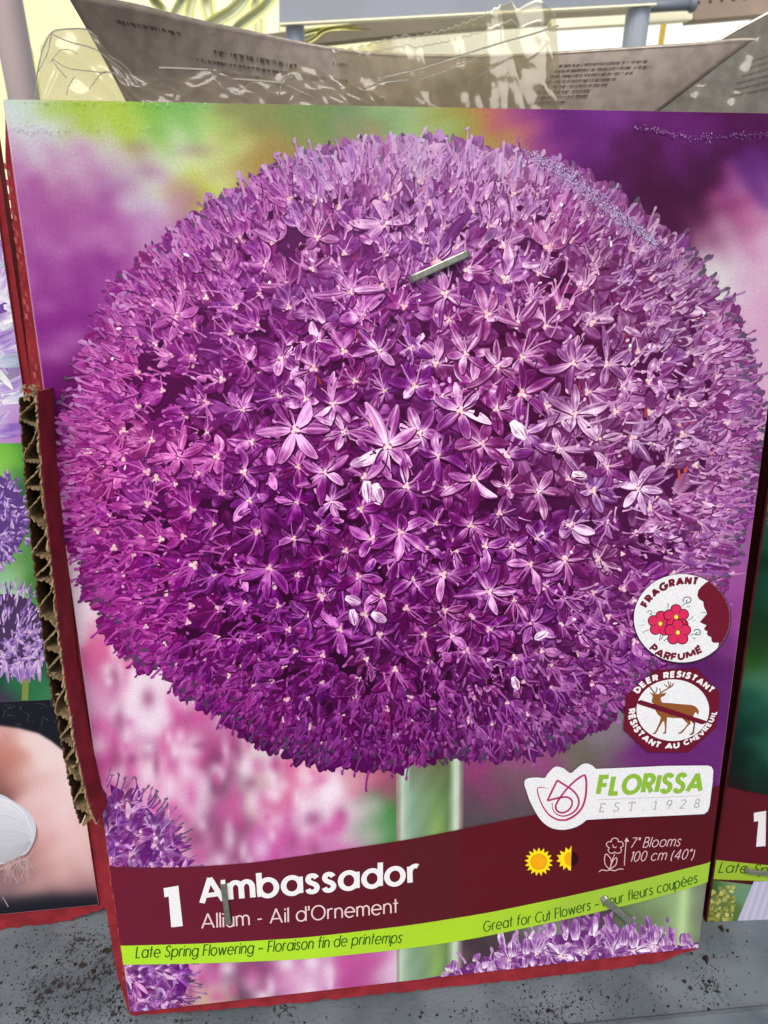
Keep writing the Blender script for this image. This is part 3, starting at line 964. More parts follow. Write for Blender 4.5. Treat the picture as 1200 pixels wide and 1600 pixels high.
TIPS = {  # traced florets: centre -> petal tips (photo pixels)
 (461, 671): [(400, 676), (427, 631), (483, 628), (515, 671), (496, 716), (437, 724)],
 (605, 697): [(545, 674), (571, 628), (621, 632), (650, 668), (657, 686), (643, 729), (610, 750), (573, 748), (553, 726)],
 (520, 631): [(486, 607), (522, 580), (557, 612), (547, 660), (514, 664), (488, 650)],
 (507, 737): [(472, 719), (509, 698), (544, 711), (536, 757), (501, 789), (464, 759)],
 (592, 548): [(560, 516), (597, 502), (616, 532), (616, 570), (581, 577), (550, 556)],
 (641, 544): [(637, 504), (666, 519), (675, 556), (643, 570), (624, 553)],
 (381, 737): [(413, 697), (430, 730), (400, 760), (364, 763), (350, 728), (372, 700)],
 (635, 759): [(676, 722), (680, 762), (650, 802), (600, 792), (590, 756), (630, 715)],
 (727, 553): [(704, 512), (752, 503), (765, 545), (756, 575), (722, 585), (698, 556)],
 (777, 572): [(728, 606), (804, 592), (800, 560), (775, 530), (757, 546), (776, 600)],
 (719, 641): [(676, 620), (711, 597), (748, 613), (767, 662), (732, 686), (682, 672)],
 (815, 615): [(790, 592), (812, 567), (866, 590), (853, 650), (814, 666), (800, 648)],
 (895, 567): [(842, 578), (888, 616), (927, 540), (870, 545), (922, 575), (893, 530)],
 (897, 647): [(853, 620), (897, 600), (949, 632), (933, 688), (890, 672), (840, 668)],
 (948, 569): [(912, 557), (942, 512), (978, 548), (975, 590), (942, 604)],
 (873, 700): [(865, 668), (922, 702), (914, 750), (868, 735), (842, 694), (890, 672)],
 (740, 748): [(742, 702), (767, 732), (776, 776), (735, 802), (688, 774), (700, 740)],
 (684, 711): [(680, 675), (708, 690), (728, 735), (684, 752), (655, 745), (652, 700)],
 (841, 767): [(797, 765), (830, 738), (862, 735), (882, 771), (850, 812), (822, 800)],
 (948, 729): [(960, 692), (985, 715), (980, 748), (945, 765), (925, 740), (928, 706)],
 (625, 831): [(584, 804), (625, 802), (667, 810), (665, 862), (620, 876), (578, 854)],
 (735, 820): [(727, 782), (704, 858), (752, 868), (768, 806), (700, 800), (775, 836)],
 (692, 897): [(664, 884), (700, 860), (748, 882), (728, 912), (687, 940), (656, 913)],
 (828, 881): [(792, 880), (824, 845), (858, 864), (842, 928), (808, 915), (864, 890)],
 (764, 924): [(708, 931), (742, 886), (778, 882), (806, 922), (776, 960), (748, 950)],
 (695, 953): [(660, 948), (697, 930), (731, 940), (735, 965), (700, 990), (668, 975)],
 (729, 1017): [(683, 1036), (712, 1064), (765, 1066), (763, 1014), (750, 992), (706, 996)],
 (421, 887): [(386, 868), (432, 848), (474, 882), (449, 927), (417, 938), (376, 904)],
 (459, 841): [(507, 847), (460, 868), (440, 826), (475, 815), (436, 850)],
 (695, 459): [(650, 442), (638, 471), (686, 512), (738, 476), (733, 450), (690, 425)],
 (761, 491): [(728, 484), (733, 508), (810, 508), (772, 455), (750, 448), (756, 532)],
 (601, 349): [(545, 347), (570, 372), (650, 336), (610, 310), (580, 312), (622, 380)],
 (548, 456): [(600, 452), (556, 410), (520, 420), (488, 462), (530, 490), (575, 432)],
 (681, 408): [(640, 376), (672, 362), (702, 372), (725, 390), (650, 400), (735, 330)],
 (280, 713): [(290, 664), (317, 698), (301, 740), (266, 742), (230, 722), (262, 690)],
 (277, 493): [(236, 466), (278, 440), (238, 512), (266, 532), (310, 480), (300, 520)],
 (996, 763): [(1023, 727), (1034, 768), (1008, 804), (974, 792), (985, 735), (960, 752)],
 (544, 451): [(505, 462), (520, 424), (556, 405), (575, 440), (548, 480)],
 (496, 371): [(462, 345), (475, 330), (498, 328), (527, 338), (530, 375), (480, 388)],
}
EXTRA = [(775,639),(791,759),(780,801),(681,817),(593,991),(663,991),(671,1033),(831,972),(275,897),(357,855),(267,975),(339,996),(405,993),(451,983),(533,911),(531,983),(443,1039),(841,427),(785,384),(325,411),(275,491),(451,480),(405,459),
         (849,427),(912,451),(978,481),(1017,433),(888,565),(1050,481),(1032,565),(948,814),(882,874),(972,865),(927,925),(1074,859),(1086,727),(290,650),(347,593),(540,860),(560,900),(380,640),(440,560),(300,560),(360,520),(600,610),(690,620),(1005,900),(905,985),(860,1040),(560,1060),(640,1090),(740,1090),(480,1090)]
centers = [np.array(k, float) for k in TIPS] + [np.array(e, float) for e in EXTRA]
fill = []
def sph(u, phi):
    return BC + np.array([math.cos(phi), math.sin(phi)]) * brad(phi) * math.sin(u) * .925
tries = 0
allc = list(centers)
while tries < 12000 and len(fill) < 760:
    tries += 1
    th = math.acos(rng.uniform(0, 1))
    phi = rng.uniform(-math.pi, math.pi)
    p = sph(th, phi)
    A = np.array(allc)
    d = A - p
    # spacing shrinks along the radius towards the rim
    e = np.array([math.cos(phi), math.sin(phi)])
    dr = d @ e
    dt = d @ np.array([-e[1], e[0]])
    ct = max(math.cos(th), .3)
    if np.min((dr / ct) ** 2 + dt ** 2) > (42 * scl(p[1])) ** 2:
        fill.append(p)
        allc.append(p)

NC = np.array([630., 800.])                             # the florets here face the lens
def normal_at(p):
    r = np.linalg.norm(p - BC) / (brad(math.atan2(p[1] - BC[1], p[0] - BC[0])) * .95)
    d = p - NC
    phi = math.atan2(d[1], d[0])
    # how far towards the outline along this direction
    t = np.linspace(0, 900, 61)
    q = NC + np.array([math.cos(phi), math.sin(phi)]) * t[:, None]
    dq = q - BC
    inside = np.linalg.norm(dq, axis=1) < brad(np.arctan2(dq[:, 1], dq[:, 0])) * .95
    tm_ = t[inside].max()
    s = min(np.linalg.norm(d) / tm_, .995)
    return np.array([math.cos(phi) * s, math.sin(phi) * s, math.sqrt(1 - s * s)]), s
def lift_at(s):
    k = np.clip((s - .42) / .4, 0, 1)
    return lerp(rng.uniform(.0, .65), rng.uniform(.65, 1.25), k * k * (3 - 2 * k))

# rim spikes: stamens and petal tips seen from the side, all round the outline
def spikes(n, lo, hi, pale, Lr):
    for k in range(n):
        phi = rng.uniform(-math.pi, math.pi)
        e = np.array([math.cos(phi), math.sin(phi)])
        p = BC + e * brad(phi) * rng.uniform(lo, hi)
        dk, md, lt = tone_at(*p)
        g = phi + rng.normal(0, .28)
        if p[1] < 420:
            g = lerp(g, -math.pi / 2, .35) if abs(g + math.pi / 2) < 1.2 else g
        q = p + np.array([math.cos(g), math.sin(g)]) * rng.uniform(*Lr) * scl(p[1]) * (.62 if p[1] > 950 else 1)
        if rng.random() < .5:
            green = (96, 110, 104) if p[1] > 900 or (p[0] > 1000 and p[1] > 380) else lerp(dk, md, .5)
            c = lerp(lt, md, rng.uniform(0, .7)) if rng.random() < pale else lerp(md, dk, .3)
            stamen(bloom, p, q, rng.uniform(2.2, 4.2), c, lerp(c, green, .35), rng.uniform(2.2, 3.6), lerp(c, green, rng.uniform(.2, .8)))
        else:
            petal(bloom, p, q, rng.uniform(7, 13), (dk, md, lt), rng.uniform(-.3, .45), rng.normal(0, .05), edge=rng.uniform(.1, .5))
spikes(300, .84, .90, .45, (14, 30))
spikes(620, .88, .96, .45, (14, 30))

# under layers of shaded florets
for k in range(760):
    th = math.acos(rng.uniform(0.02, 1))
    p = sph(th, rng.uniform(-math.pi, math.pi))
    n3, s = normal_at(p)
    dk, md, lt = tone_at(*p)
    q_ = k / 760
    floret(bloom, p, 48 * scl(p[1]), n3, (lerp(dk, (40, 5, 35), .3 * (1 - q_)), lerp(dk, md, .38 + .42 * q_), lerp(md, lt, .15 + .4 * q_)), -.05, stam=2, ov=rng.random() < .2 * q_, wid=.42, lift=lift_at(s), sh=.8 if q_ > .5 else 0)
# orange-red flower stalks showing through in the upper half
for k in range(46):
    p = sph(math.acos(rng.uniform(.3, 1)), rng.uniform(-math.pi, math.pi))
    if p[1] > 760: continue
    q = p + np.array([rng.normal(0, 8), rng.uniform(14, 30)])
    bloom.ribbon([p, (p + q) / 2 + rng.normal(0, 1.5, 2), q], rng.uniform(3, 5.5), lerp((206, 96, 84), (120, 30, 50), rng.uniform(.1, .9)))

traced = {tuple(map(float, k)): v for k, v in TIPS.items()}
order = sorted([(normal_at(p)[1] + (-.12 if tuple(p) in traced else 0), i) for i, p in enumerate(allc)], reverse=True)
for s_, i in order:
    p = allc[i]
    n3, s = normal_at(p)
    tn = tone_at(*p)
    L = 41 * scl(p[1]) * rng.uniform(.76, 1.2)
    tips = traced.get(tuple(p))
    br = rng.choice([-.2, -.06, .06, .26], p=[.28, .30, .24, .18])
    if tips is not None:
        br = {(461., 671.): .5, (605., 697.): .6, (996., 763.): .62, (601., 349.): .5, (280., 713.): .45, (277., 493.): .5, (897., 647.): .3, (719., 641.): .35, (740., 748.): .2, (727., 553.): .3}.get(tuple(p), rng.uniform(.0, .22))
        L = np.mean([np.linalg.norm(np.array(t) - p) for t in tips])
    if tips is None:
        n3 = n3 + rng.normal(0, .24, 3) * np.array([1, 1, 0])
        n3[2] = max(n3[2], .08)
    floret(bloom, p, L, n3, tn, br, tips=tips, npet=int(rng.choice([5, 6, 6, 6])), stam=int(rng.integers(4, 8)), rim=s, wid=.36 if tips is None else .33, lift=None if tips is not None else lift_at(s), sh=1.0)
    if s > .55:
        for k in range(int(3 + 5 * (s - .5))):
            e = n3[:2] / s
            q = p + rng.normal(0, 18, 2)
            g = math.atan2(e[1], e[0]) + rng.normal(0, .3)
            dk, md, lt = tn
            stamen(bloom, q, q + np.array([math.cos(g), math.sin(g)]) * rng.uniform(16, 36), rng.uniform(2, 3.6), lerp(lt, md, rng.uniform(0, .7)), lerp(md, lt, .4), 2.6, lerp(md, lt, rng.uniform(0, 1)))
# buds, loose pale filaments and bright flecks
for k in range(90):
    p = sph(math.acos(rng.uniform(.05, 1)), rng.uniform(-math.pi, math.pi))
    n3, s = normal_at(p)
    bud(bloom, p, rng.uniform(18, 30) * scl(p[1]), rng.uniform(10, 15), math.atan2(n3[1], n3[0]) + rng.normal(0, .9) if s > .3 else rng.uniform(0, 6.28), tone_at(*p), rng.uniform(-.25, .3))
for x, y, l, a in ((552, 937, 26, .3), (552, 964, 26, 1.4), (592, 964, 26, .5), (574, 768, 34, 1.5), (590, 770, 32, 1.3), (560, 722, 28, 2.8), (810, 672, 36, .9), (805, 1067, 22, 1.2), (845, 992, 24, 2.6), (905, 742, 24, .2)):
    dk, md, lt = tone_at(x, y)
    bud(bloom, (x, y), l, l * .6, a, (dk, md, lerp(lt, (250, 246, 246), .6)), .5)
for k in range(620):
    p = sph(math.acos(rng.uniform(.02, 1)), rng.uniform(-math.pi, math.pi))
    n3, s = normal_at(p)
    dk, md, lt = tone_at(*p)
    g = math.atan2(n3[1], n3[0]) + rng.normal(0, 1.2 - s)
    l = rng.uniform(6, 26) * scl(p[1])
    q = p + np.array([math.cos(g), math.sin(g)]) * l
    r = rng.random()
    if r < .42:
        c = lerp(lt, md, rng.uniform(.05, .7))
        stamen(bloom, p, q, rng.uniform(1.6, 3), c, lerp(c, md, .5), rng.choice([0, 2.2, 2.8]), lerp(c, lt, .4))
    elif r < .66:
        stamen(bloom, p, q, rng.uniform(1.6, 2.6), lerp(dk, md, .3), dk, rng.choice([0, 2.4]), lerp(dk, (80, 70, 95), .5))
    else:
        bloom.disc(p, rng.uniform(2, 6), rng.uniform(1.4, 3), lerp(lt, md, rng.uniform(0, .5)) if rng.random() < .5 else lerp(md, lt, rng.uniform(.1, .6)), rot=g, n=9)
# long filaments pointing outward in the outer third, and the fuzzy outline itself
for k in range(620):
    p = sph(math.acos(rng.uniform(.0, .6)), rng.uniform(-math.pi, math.pi))
    n3, s = normal_at(p)
    if s < .55: continue
    dk, md, lt = tone_at(*p)
    g = math.atan2(n3[1], n3[0]) + rng.normal(0, .26)
    l = rng.uniform(12, 36) * scl(p[1]) * (.7 if p[1] > 980 else 1)
    q = p + np.array([math.cos(g), math.sin(g)]) * l
    r = rng.random()
    if r < .38:
        c = lerp(lt, md, rng.uniform(.25, .8))
        stamen(bloom, p, q, rng.uniform(1.8, 3.2), lerp(c, md, .4), c, rng.choice([0, 2.4, 3]), lerp(c, lt, .5), rng.normal(0, .04))
    elif r < .62:
        stamen(bloom, p, q, rng.uniform(1.8, 3), lerp(dk, md, .5), lerp(dk, md, .1), rng.choice([0, 2.6]), lerp(dk, (70, 60, 85), .5))
    else:
        petal(bloom, p, q, rng.uniform(6, 11), (dk, md, lt), rng.uniform(-.35, .6), rng.normal(0, .05), edge=rng.uniform(.1, .5), shadow=.6)
for k in range(420):
    phi = rng.uniform(-math.pi, math.pi)
    e = np.array([math.cos(phi), math.sin(phi)])
    p = BC + e * brad(phi) * rng.uniform(.90, .965)
    dk, md, lt = tone_at(*p)
    g = phi + rng.normal(0, .3)
    if p[1] < 420: g = lerp(g, -math.pi / 2, .3)
    q = p + np.array([math.cos(g), math.sin(g)]) * rng.uniform(16, 36) * scl(p[1]) * (.6 if p[1] > 950 else 1)
    low_ = p[1] > 880 or (p[0] > 1020 and p[1] > 380)
    c = lerp(lt, md, rng.uniform(.1, .9))
    tipc = lerp(md, (70, 80, 82), rng.uniform(.3, .8)) if low_ or rng.random() < .25 else lerp(c, (190, 180, 205), .4)
    stamen(bloom, p, q, rng.uniform(2.6, 4.6), c, lerp(c, tipc, .5), rng.uniform(2.6, 4.0), tipc, rng.normal(0, .04))
for k in range(36):                                   # sparkling wet highlights
    p = sph(math.acos(rng.uniform(.02, 1)), rng.uniform(-math.pi, math.pi))
    dk, md, lt = tone_at(*p)
    bloom.disc(p, rng.uniform(2, 5.5), rng.uniform(1.2, 2.8), lerp(lt, (255, 248, 252), rng.uniform(.2, .9)), rot=rng.uniform(0, 3.14), n=8)
# dark gaps
for k in range(110):
    p = sph(math.acos(rng.uniform(.35, 1)), rng.uniform(-math.pi, math.pi))
    dk, md, lt = tone_at(*p)
    a = np.sort(rng.uniform(0, 6.28, 6))
    r = rng.uniform(3, 10, 6)
    bloom.poly(np.stack([p[0] + r * np.cos(a), p[1] + r * np.sin(a)], 1), lerp(dk, (44, 6, 36), .5))

# ---- second flower ball, lower left corner of the print
def side_ball(C, R, n, sel, tone, L):
    for k in range(n):
        rr_ = R * math.sqrt(rng.uniform(0, 1))
        phi = rng.uniform(-math.pi, math.pi)
        p = C + rr_ * np.array([math.cos(phi), math.sin(phi)])
        if not sel(p): continue
        s = rr_ / R
        e = np.array([math.cos(phi), math.sin(phi)])
        j = rng.normal(0, 6, 3)
        tn = (tone[0] + j, tone[1] + j, tone[2] + j)
        if s > .93:
            g = phi + rng.normal(0, .3)
            q = p + np.array([math.cos(g), math.sin(g)]) * rng.uniform(14, 30)
            c = lerp(tone[1], (92, 104, 100), rng.uniform(.2, .8)) if rng.random() < .6 else lerp(tone[1], tone[2], .5)
            stamen(bloom, p, q, rng.uniform(1.6, 3.2), lerp(tone[1], c, .5), c, 2.2, lerp(c, (96, 104, 106), .4))
        else:
            for m_ in range(3):
                g = phi + rng.normal(0, .8)
                q = p + np.array([math.cos(g), math.sin(g)]) * rng.uniform(.6, 1.2) * L
                petal(bloom, p, q, rng.uniform(5, 9), tn, rng.choice([-.4, -.1, 0, .3, 1.0], p=[.28, .3, .2, .14, .08]), rng.normal(0, .08), edge=.12)
            if rng.random() < .35:
                bloom.disc(p, rng.uniform(2, 5), rng.uniform(1.5, 3), lerp(tone[2], (245, 220, 235), rng.uniform(0, .7)), rot=phi, n=8)
tb = (np.array((72, 24, 78.)), np.array((122, 56, 132.)), np.array((204, 156, 204.)))
bloom.poly(np.array([(172, 1225), (215, 1248), (258, 1290), (290, 1345), (300, 1380), (190, 1380)]), (96, 30, 108))
side_ball(np.array([108., 1405.]), 198, 1300, lambda p: p[0] > 160 and p[1] < 1375, tb, 26)
bloom.poly(np.array([(200, 1490), (285, 1500), (296, 1530), (285, 1568), (210, 1580)]), (92, 26, 104))
side_ball(np.array([150., 1520.]), 146, 900, lambda p: p[0] > 190 and 1490 < p[1] < 1590, tb, 24)
# ---- row of florets along the lower right edge
edge = [(660, 1530), (700, 1512), (730, 1498), (800, 1470), (850, 1455), (900, 1446), (935, 1444), (980, 1450), (1030, 1458), (1065, 1468), (1092, 1462)]
ex, ey = [e[0] for e in edge], [e[1] for e in edge]
tr = (np.array((74, 30, 82.)), np.array((136, 78, 148.)), np.array((232, 212, 232.)))
pp = np.array([(x, y + 10) for x, y in edge] + [(1092, 1500), (660, 1545)])
bloom.poly(pp, (104, 46, 112))
for k in range(230):
    x = rng.uniform(655, 1094)
    y0 = np.interp(x, ex, ey)
    y = y0 + 6 + rng.uniform(0, 1) ** 1.2 * 62
    ang = -math.pi / 2 + rng.normal(0, .45)
    l = rng.uniform(16, 32) * (.62 if x < 770 or x > 1060 else 1)
    q = np.array([x, y]) + l * np.array([math.cos(ang), math.sin(ang)])
    if rng.random() < .5:
        petal(bloom, (x, y), q, rng.uniform(8, 13), tr, rng.uniform(-.3, .5), rng.normal(0, .06), edge=rng.uniform(.2, .6))
    else:
        stamen(bloom, (x, y), q, rng.uniform(2, 3.5), lerp(tr[2], tr[1], rng.uniform(0, .8)), lerp(tr[1], tr[2], .4), 3, lerp(tr[1], tr[2], rng.uniform(0, .6)))
for x, y in ((838, 1490), (876, 1494), (915, 1488), (958, 1488), (795, 1500), (1025, 1480), (990, 1486)):
    floret(bloom, (x, y), 30, (0, -.75, .66), tr, .2, stam=5)
for x, y, l in ((899, 1452, 34), (927, 1446, 32), (800, 1482, 26), (822, 1478, 26), (975, 1462, 30), (990, 1466, 30), (1022, 1462, 26)):
    bud(bloom, (x, y), l, 19, -1.5 + rng.normal(0, .1), (tr[0], lerp(tr[1], (110, 50, 130), .5), tr[2]), 0)
bloom_o = bloom.build('printed_bloom', card, sat=1.04)
TOPL = 30 + bloom.top + 6

# ---- scuffs worn into the print, and crease glints painted as pale flecks
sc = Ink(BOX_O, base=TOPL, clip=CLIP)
def scuff_or_glint(path, n, spread, cols, size, mixr=(.25, .95)):
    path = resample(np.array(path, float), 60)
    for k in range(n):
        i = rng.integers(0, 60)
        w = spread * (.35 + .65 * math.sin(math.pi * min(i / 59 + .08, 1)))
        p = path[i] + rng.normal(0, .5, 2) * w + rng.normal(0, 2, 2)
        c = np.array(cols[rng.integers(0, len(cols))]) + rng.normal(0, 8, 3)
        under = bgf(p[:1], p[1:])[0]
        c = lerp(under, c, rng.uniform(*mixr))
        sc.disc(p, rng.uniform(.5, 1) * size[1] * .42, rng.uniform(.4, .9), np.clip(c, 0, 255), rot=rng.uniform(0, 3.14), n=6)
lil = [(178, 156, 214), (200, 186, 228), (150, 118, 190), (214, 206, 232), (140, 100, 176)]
scuff_or_glint([(836, 246), (870, 264), (900, 285), (940, 320), (985, 350), (1022, 380)], 1000, 15, [(196, 180, 232), (214, 204, 238), (176, 152, 214), (224, 220, 240)], (1, 4.4), (.6, 1))  # glints along the long crease, painted as lilac flecks
scuff_or_glint([(815, 232), (850, 250)], 50, 3, lil, (1, 3))
scuff_or_glint([(992, 200), (1020, 203), (1050, 210)], 60, 3, lil, (1, 4))
scuff_or_glint([(1045, 210), (1090, 216), (1150, 212), (1195, 210)], 150, 7, [(150, 118, 178), (176, 150, 206), (120, 80, 150), (198, 184, 220)], (1, 3.5))  # glints of the crease near the top edge, painted likewise
scuff_or_glint([(8, 196), (60, 205), (110, 203)], 60, 9, [(220, 226, 226), (206, 210, 218)], (1, 5))
scuff_or_glint([(10, 158), (330, 164)], 60, 2.0, [(206, 220, 200), (190, 206, 170)], (1, 6))
scuff_or_glint([(140, 200), (240, 200)], 26, 8, [(206, 216, 160)], (1, 4))
scuff_or_glint([(176, 1375), (194, 1460)], 14, 2, [(226, 180, 186)], (1, 3))
sc.build('worn_and_glint_marks', card)
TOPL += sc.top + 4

# ---- maroon band, green stripe and their lettering
band = Ink(BOX_O, base=TOPL, clip=CLIP)
bt = [(160, 1352), (240, 1354), (300, 1353), (400, 1346), (500, 1331), (640, 1310), (760, 1286), (830, 1272), (960, 1252), (1117, 1228), (1125, 1226)]
bb = [(1120, 1343), (1100, 1348), (1000, 1373), (900, 1396), (760, 1425), (640, 1444), (480, 1463), (330, 1472), (185, 1476)]
def smooth_px(p, n=60):
    p = np.array(p, float)
    x = np.linspace(p[0, 0], p[-1, 0], n)
    xs = p if p[0, 0] < p[-1, 0] else p[::-1]
    y = np.interp(x, xs[:, 0], xs[:, 1])
    k = np.hanning(9); k /= k.sum()
    yp = np.convolve(np.pad(y, 4, mode='reflect', reflect_type='odd'), k, 'valid')
    return np.stack([x, yp], 1)
BT, BB = smooth_px(bt), smooth_px(bb)
def strip_between(ink, top, bot, fn):
    n = len(top)
    rows = 8
    P = np.vstack([top * (1 - k / rows) + bot * (k / rows) for k in range(rows + 1)])
    T = []
    for r in range(rows):
        for i in range(n - 1):
            a_ = r * n + i
            T += [(a_, a_ + 1, a_ + n + 1), (a_, a_ + n + 1, a_ + n)]
    ink.add(P, T, fn(P[:, 0], P[:, 1]) / 255)
def maroon(x, y):
    c = np.tile(np.array([92., 24, 36]), (len(x), 1))
    f = rbf([(200, 1400, 108, 30, 50), (420, 1400, 102, 28, 48), (640, 1390, 88, 26, 38), (760, 1360, 98, 22, 30), (900, 1330, 88, 18, 28), (1080, 1300, 82, 20, 30)], 130)(x, y)
    st = ((x > 632) & (x < 716)) * 1.0
    return f + st[:, None] * np.array([-2, 2, 1])
strip_between(band, BT, BB[::-1], maroon)
st = smooth_px([(160, 1506), (330, 1503), (480, 1497), (640, 1480), (740, 1465), (900, 1431), (1000, 1408), (1100, 1379), (1125, 1371)])
strip_between(band, BB[::-1], st, lambda x, y: rbf([(300, 1490, 178, 226, 48), (700, 1450, 172, 214, 46), (1050, 1370, 156, 192, 62)], 140)(x, y))
# faint patch where the stalk shows through the band
band.poly([(627, 1317), (717, 1299), (716, 1431), (628, 1445)], (88, 28, 36))
band.build('title_band', card)
TOPL += band.top + 4

let = Ink(BOX_O, base=TOPL, clip=CLIP)
MM = .16 / 1049.57 * 1000 * 1e-3
WHITE = (240, 240, 240)
def letters(name):
    global let, TOPL
    if let.V:
        let.build(name, card)
        TOPL += let.top + 2
    let = Ink(BOX_O, base=TOPL, clip=CLIP)
let.poly([(256, 1386), (279, 1382), (286, 1445), (268, 1447), (264, 1399), (257.5, 1400)], WHITE)
letters('count_numeral')
def cap_px(p, h):                                      # metric height of h photo pixels near p
    q = BOX_O.uv([p, (p[0], p[1] - h)])
    return float(np.linalg.norm(q[1] - q[0]))
text(let, 'Ambassador', [(316, 1409), (360, 1403.5), (480, 1392.5), (600, 1382), (652, 1376)], cap_px((480, 1390), 36), .145, WHITE, gap=.22)
letters('title_lettering')
text(let, 'Allium - Ail d\'Ornement', [(316, 1448.5), (360, 1446), (400, 1442.5), (480, 1436.5), (560, 1430), (621, 1424)], cap_px((480, 1435), 22), .068, (236, 208, 208), gap=.17, space=.3)
letters('subtitle_lettering')
GREEN = (44, 92, 26)
text(let, 'Late Spring Flowering ~ Floraison fin de printemps', [(213, 1494.5), (300, 1492), (330, 1491), (400, 1487), (480, 1481), (560, 1474.5), (626, 1471)], cap_px((420, 1480), 17), .072, GREEN, gap=.17, space=.34, slant=.1)
letters('season_lettering')
text(let, 'Great for Cut Flowers ~ Pour fleurs coupées', [(755, 1454), (800, 1445.5), (855, 1436.5), (920, 1420), (960, 1411), (1010, 1398), (1050, 1388), (1088, 1377)], cap_px((900, 1420), 15.5), .072, GREEN, gap=.17, space=.34, slant=.1)
letters('cut_flower_lettering')
PK = (226, 190, 196)
text(let, '7" Blooms', [(983, 1323), (1020, 1321.5), (1060, 1320)], cap_px((1020, 1320), 15), .058, PK, gap=.18, slant=.12)
text(let, '100 cm (40")', [(983, 1344.5), (1030, 1342), (1081, 1340)], cap_px((1030, 1340), 15), .058, PK, gap=.18, slant=.12)
let.build('size_lettering', card)
TOPL += let.top + 4

# ---- sun and plant height symbols
sy = Ink(BOX_O, base=TOPL, clip=CLIP)
def z2p(p, ox, oy, k):
    p = np.asarray(p, float)
    return np.stack([ox + p[:, 0] / k, oy + p[:, 1] / k], 1)
K2 = 3.2432                                            # zoom of the (740,1290) detail
def sunstar(c, r0, r1, half=False):
    n = 17
    o = []
    for k in range(2 * n):
        a = -math.pi / 2 + k * math.pi / n
        r = r1 if k % 2 == 0 else r0
        o.append((c[0] + r * math.cos(a), c[1] + r * math.sin(a) * 1.0))
    o = np.array(o)
    if half:
        o[:, 0] = np.minimum(o[:, 0], c[0] + .5)
        keep = []
        for q in o:
            if q[0] < c[0] + .4 or not keep or keep[-1][0] < c[0] + .4:
                keep.append(q)
        o = np.array(keep)
    return o
sy.poly(sunstar((841, 1344.5), 16, 22.5), (252, 226, 24))
sy.disc((841, 1344.5), 12.8, 12.2, (206, 138, 10))
sy.disc((841, 1344.5), 11.6, 11, (244, 170, 20))
c2 = (892, 1340)
a = np.radians(np.linspace(-90, 90, 14))
sy.poly([(c2[0] - .5 + 11 * math.cos(t), c2[1] + 11.5 * math.sin(t)) for t in a], (44, 8, 20))
hs = [(892, 1319), (888, 1326.5), (883, 1322), (881.5, 1330), (874, 1327.5), (876, 1334), (869, 1334), (873, 1339.5), (868.5, 1344), (875, 1345.5), (873, 1352), (879, 1350.5), (879.5, 1357), (884.5, 1352.5), (888, 1358), (891, 1358)]
sy.poly(hs, (252, 226, 24))
a = np.radians(np.linspace(90, 270, 14))
sy.poly([(891.4 + 10.6 * math.cos(t), c2[1] + 11.2 * math.sin(t)) for t in a], (240, 170, 24))
def zl(pts, w, color=PK, k=K2, ox=740, oy=1290, sm=True):
    p = z2p(pts, ox, oy, k)
    if sm and len(p) > 2:
        p = spline(p)
    sy.ribbon(p, w, color)
fc = np.array((712, 98.))
for k in range(5):
    a0_ = -90 + k * 72
    cc = fc + 26 * np.array([math.cos(math.radians(a0_)), math.sin(math.radians(a0_))])
    zl([(cc[0] + 18 * math.cos(math.radians(a0_ + t)), cc[1] + 15 * math.sin(math.radians(a0_ + t))) for t in range(-100, 101, 25)], 1.3)
zl([(702, 90), (704, 102), (714, 106), (720, 98)], 1.2)
zl([(712, 138), (700, 165), (690, 200), (686, 216)], 1.2)
zl([(684, 215), (664, 190), (660, 160), (668, 138), (690, 160), (694, 190), (684, 214)], 1.3)
zl([(686, 214), (712, 198), (722, 178), (720, 156), (702, 172), (692, 196)], 1.3)
zl([(632, 228), (648, 218), (668, 222), (690, 218), (712, 222), (732, 214), (756, 214)], 1.3)
zl([(770, 66), (764, 130), (760, 196)], 1.3)
sy.poly(z2p([(772, 54), (784, 76), (760, 74)], 740, 1290, K2), PK)
sy.build('growing_symbols', card)
TOPL += sy.top + 4

# ---- maker's label
lab = Ink(BOX_O, base=TOPL, clip=CLIP)
K7, O7 = 3.75, (800, 1180)
out = [(70, 170), (72, 142), (96, 128), (140, 124), (188, 126), (204, 104), (236, 70), (262, 60), (300, 72), (338, 98), (370, 76), (402, 50), (432, 42), (462, 52), (488, 74),
       (640, 68), (900, 56), (1140, 54), (1164, 62), (1174, 84), (1170, 150), (1152, 290), (1142, 322), (1120, 338), (1000, 344), (600, 362), (432, 372), (400, 398), (352, 420), (290, 430), (230, 420), (180, 388), (140, 336), (100, 260)]
O = z2p(out, *O7, K7)
OO = np.vstack([spline(O[:15], 5), O[15:18], O[18:20], O[20:22], O[22:26], spline(O[26:], 5)])
lab.poly(OO + np.array([.9, 1.1]), (70, 30, 52))
lab.poly(OO, (232, 233, 234))
MG = (176, 52, 104)
def ll(pts, w, color=MG, sm=True, color2=None):
    p = z2p(pts, *O7, K7)
    lab.ribbon(spline(p) if sm else p, w, color, color2=color2)
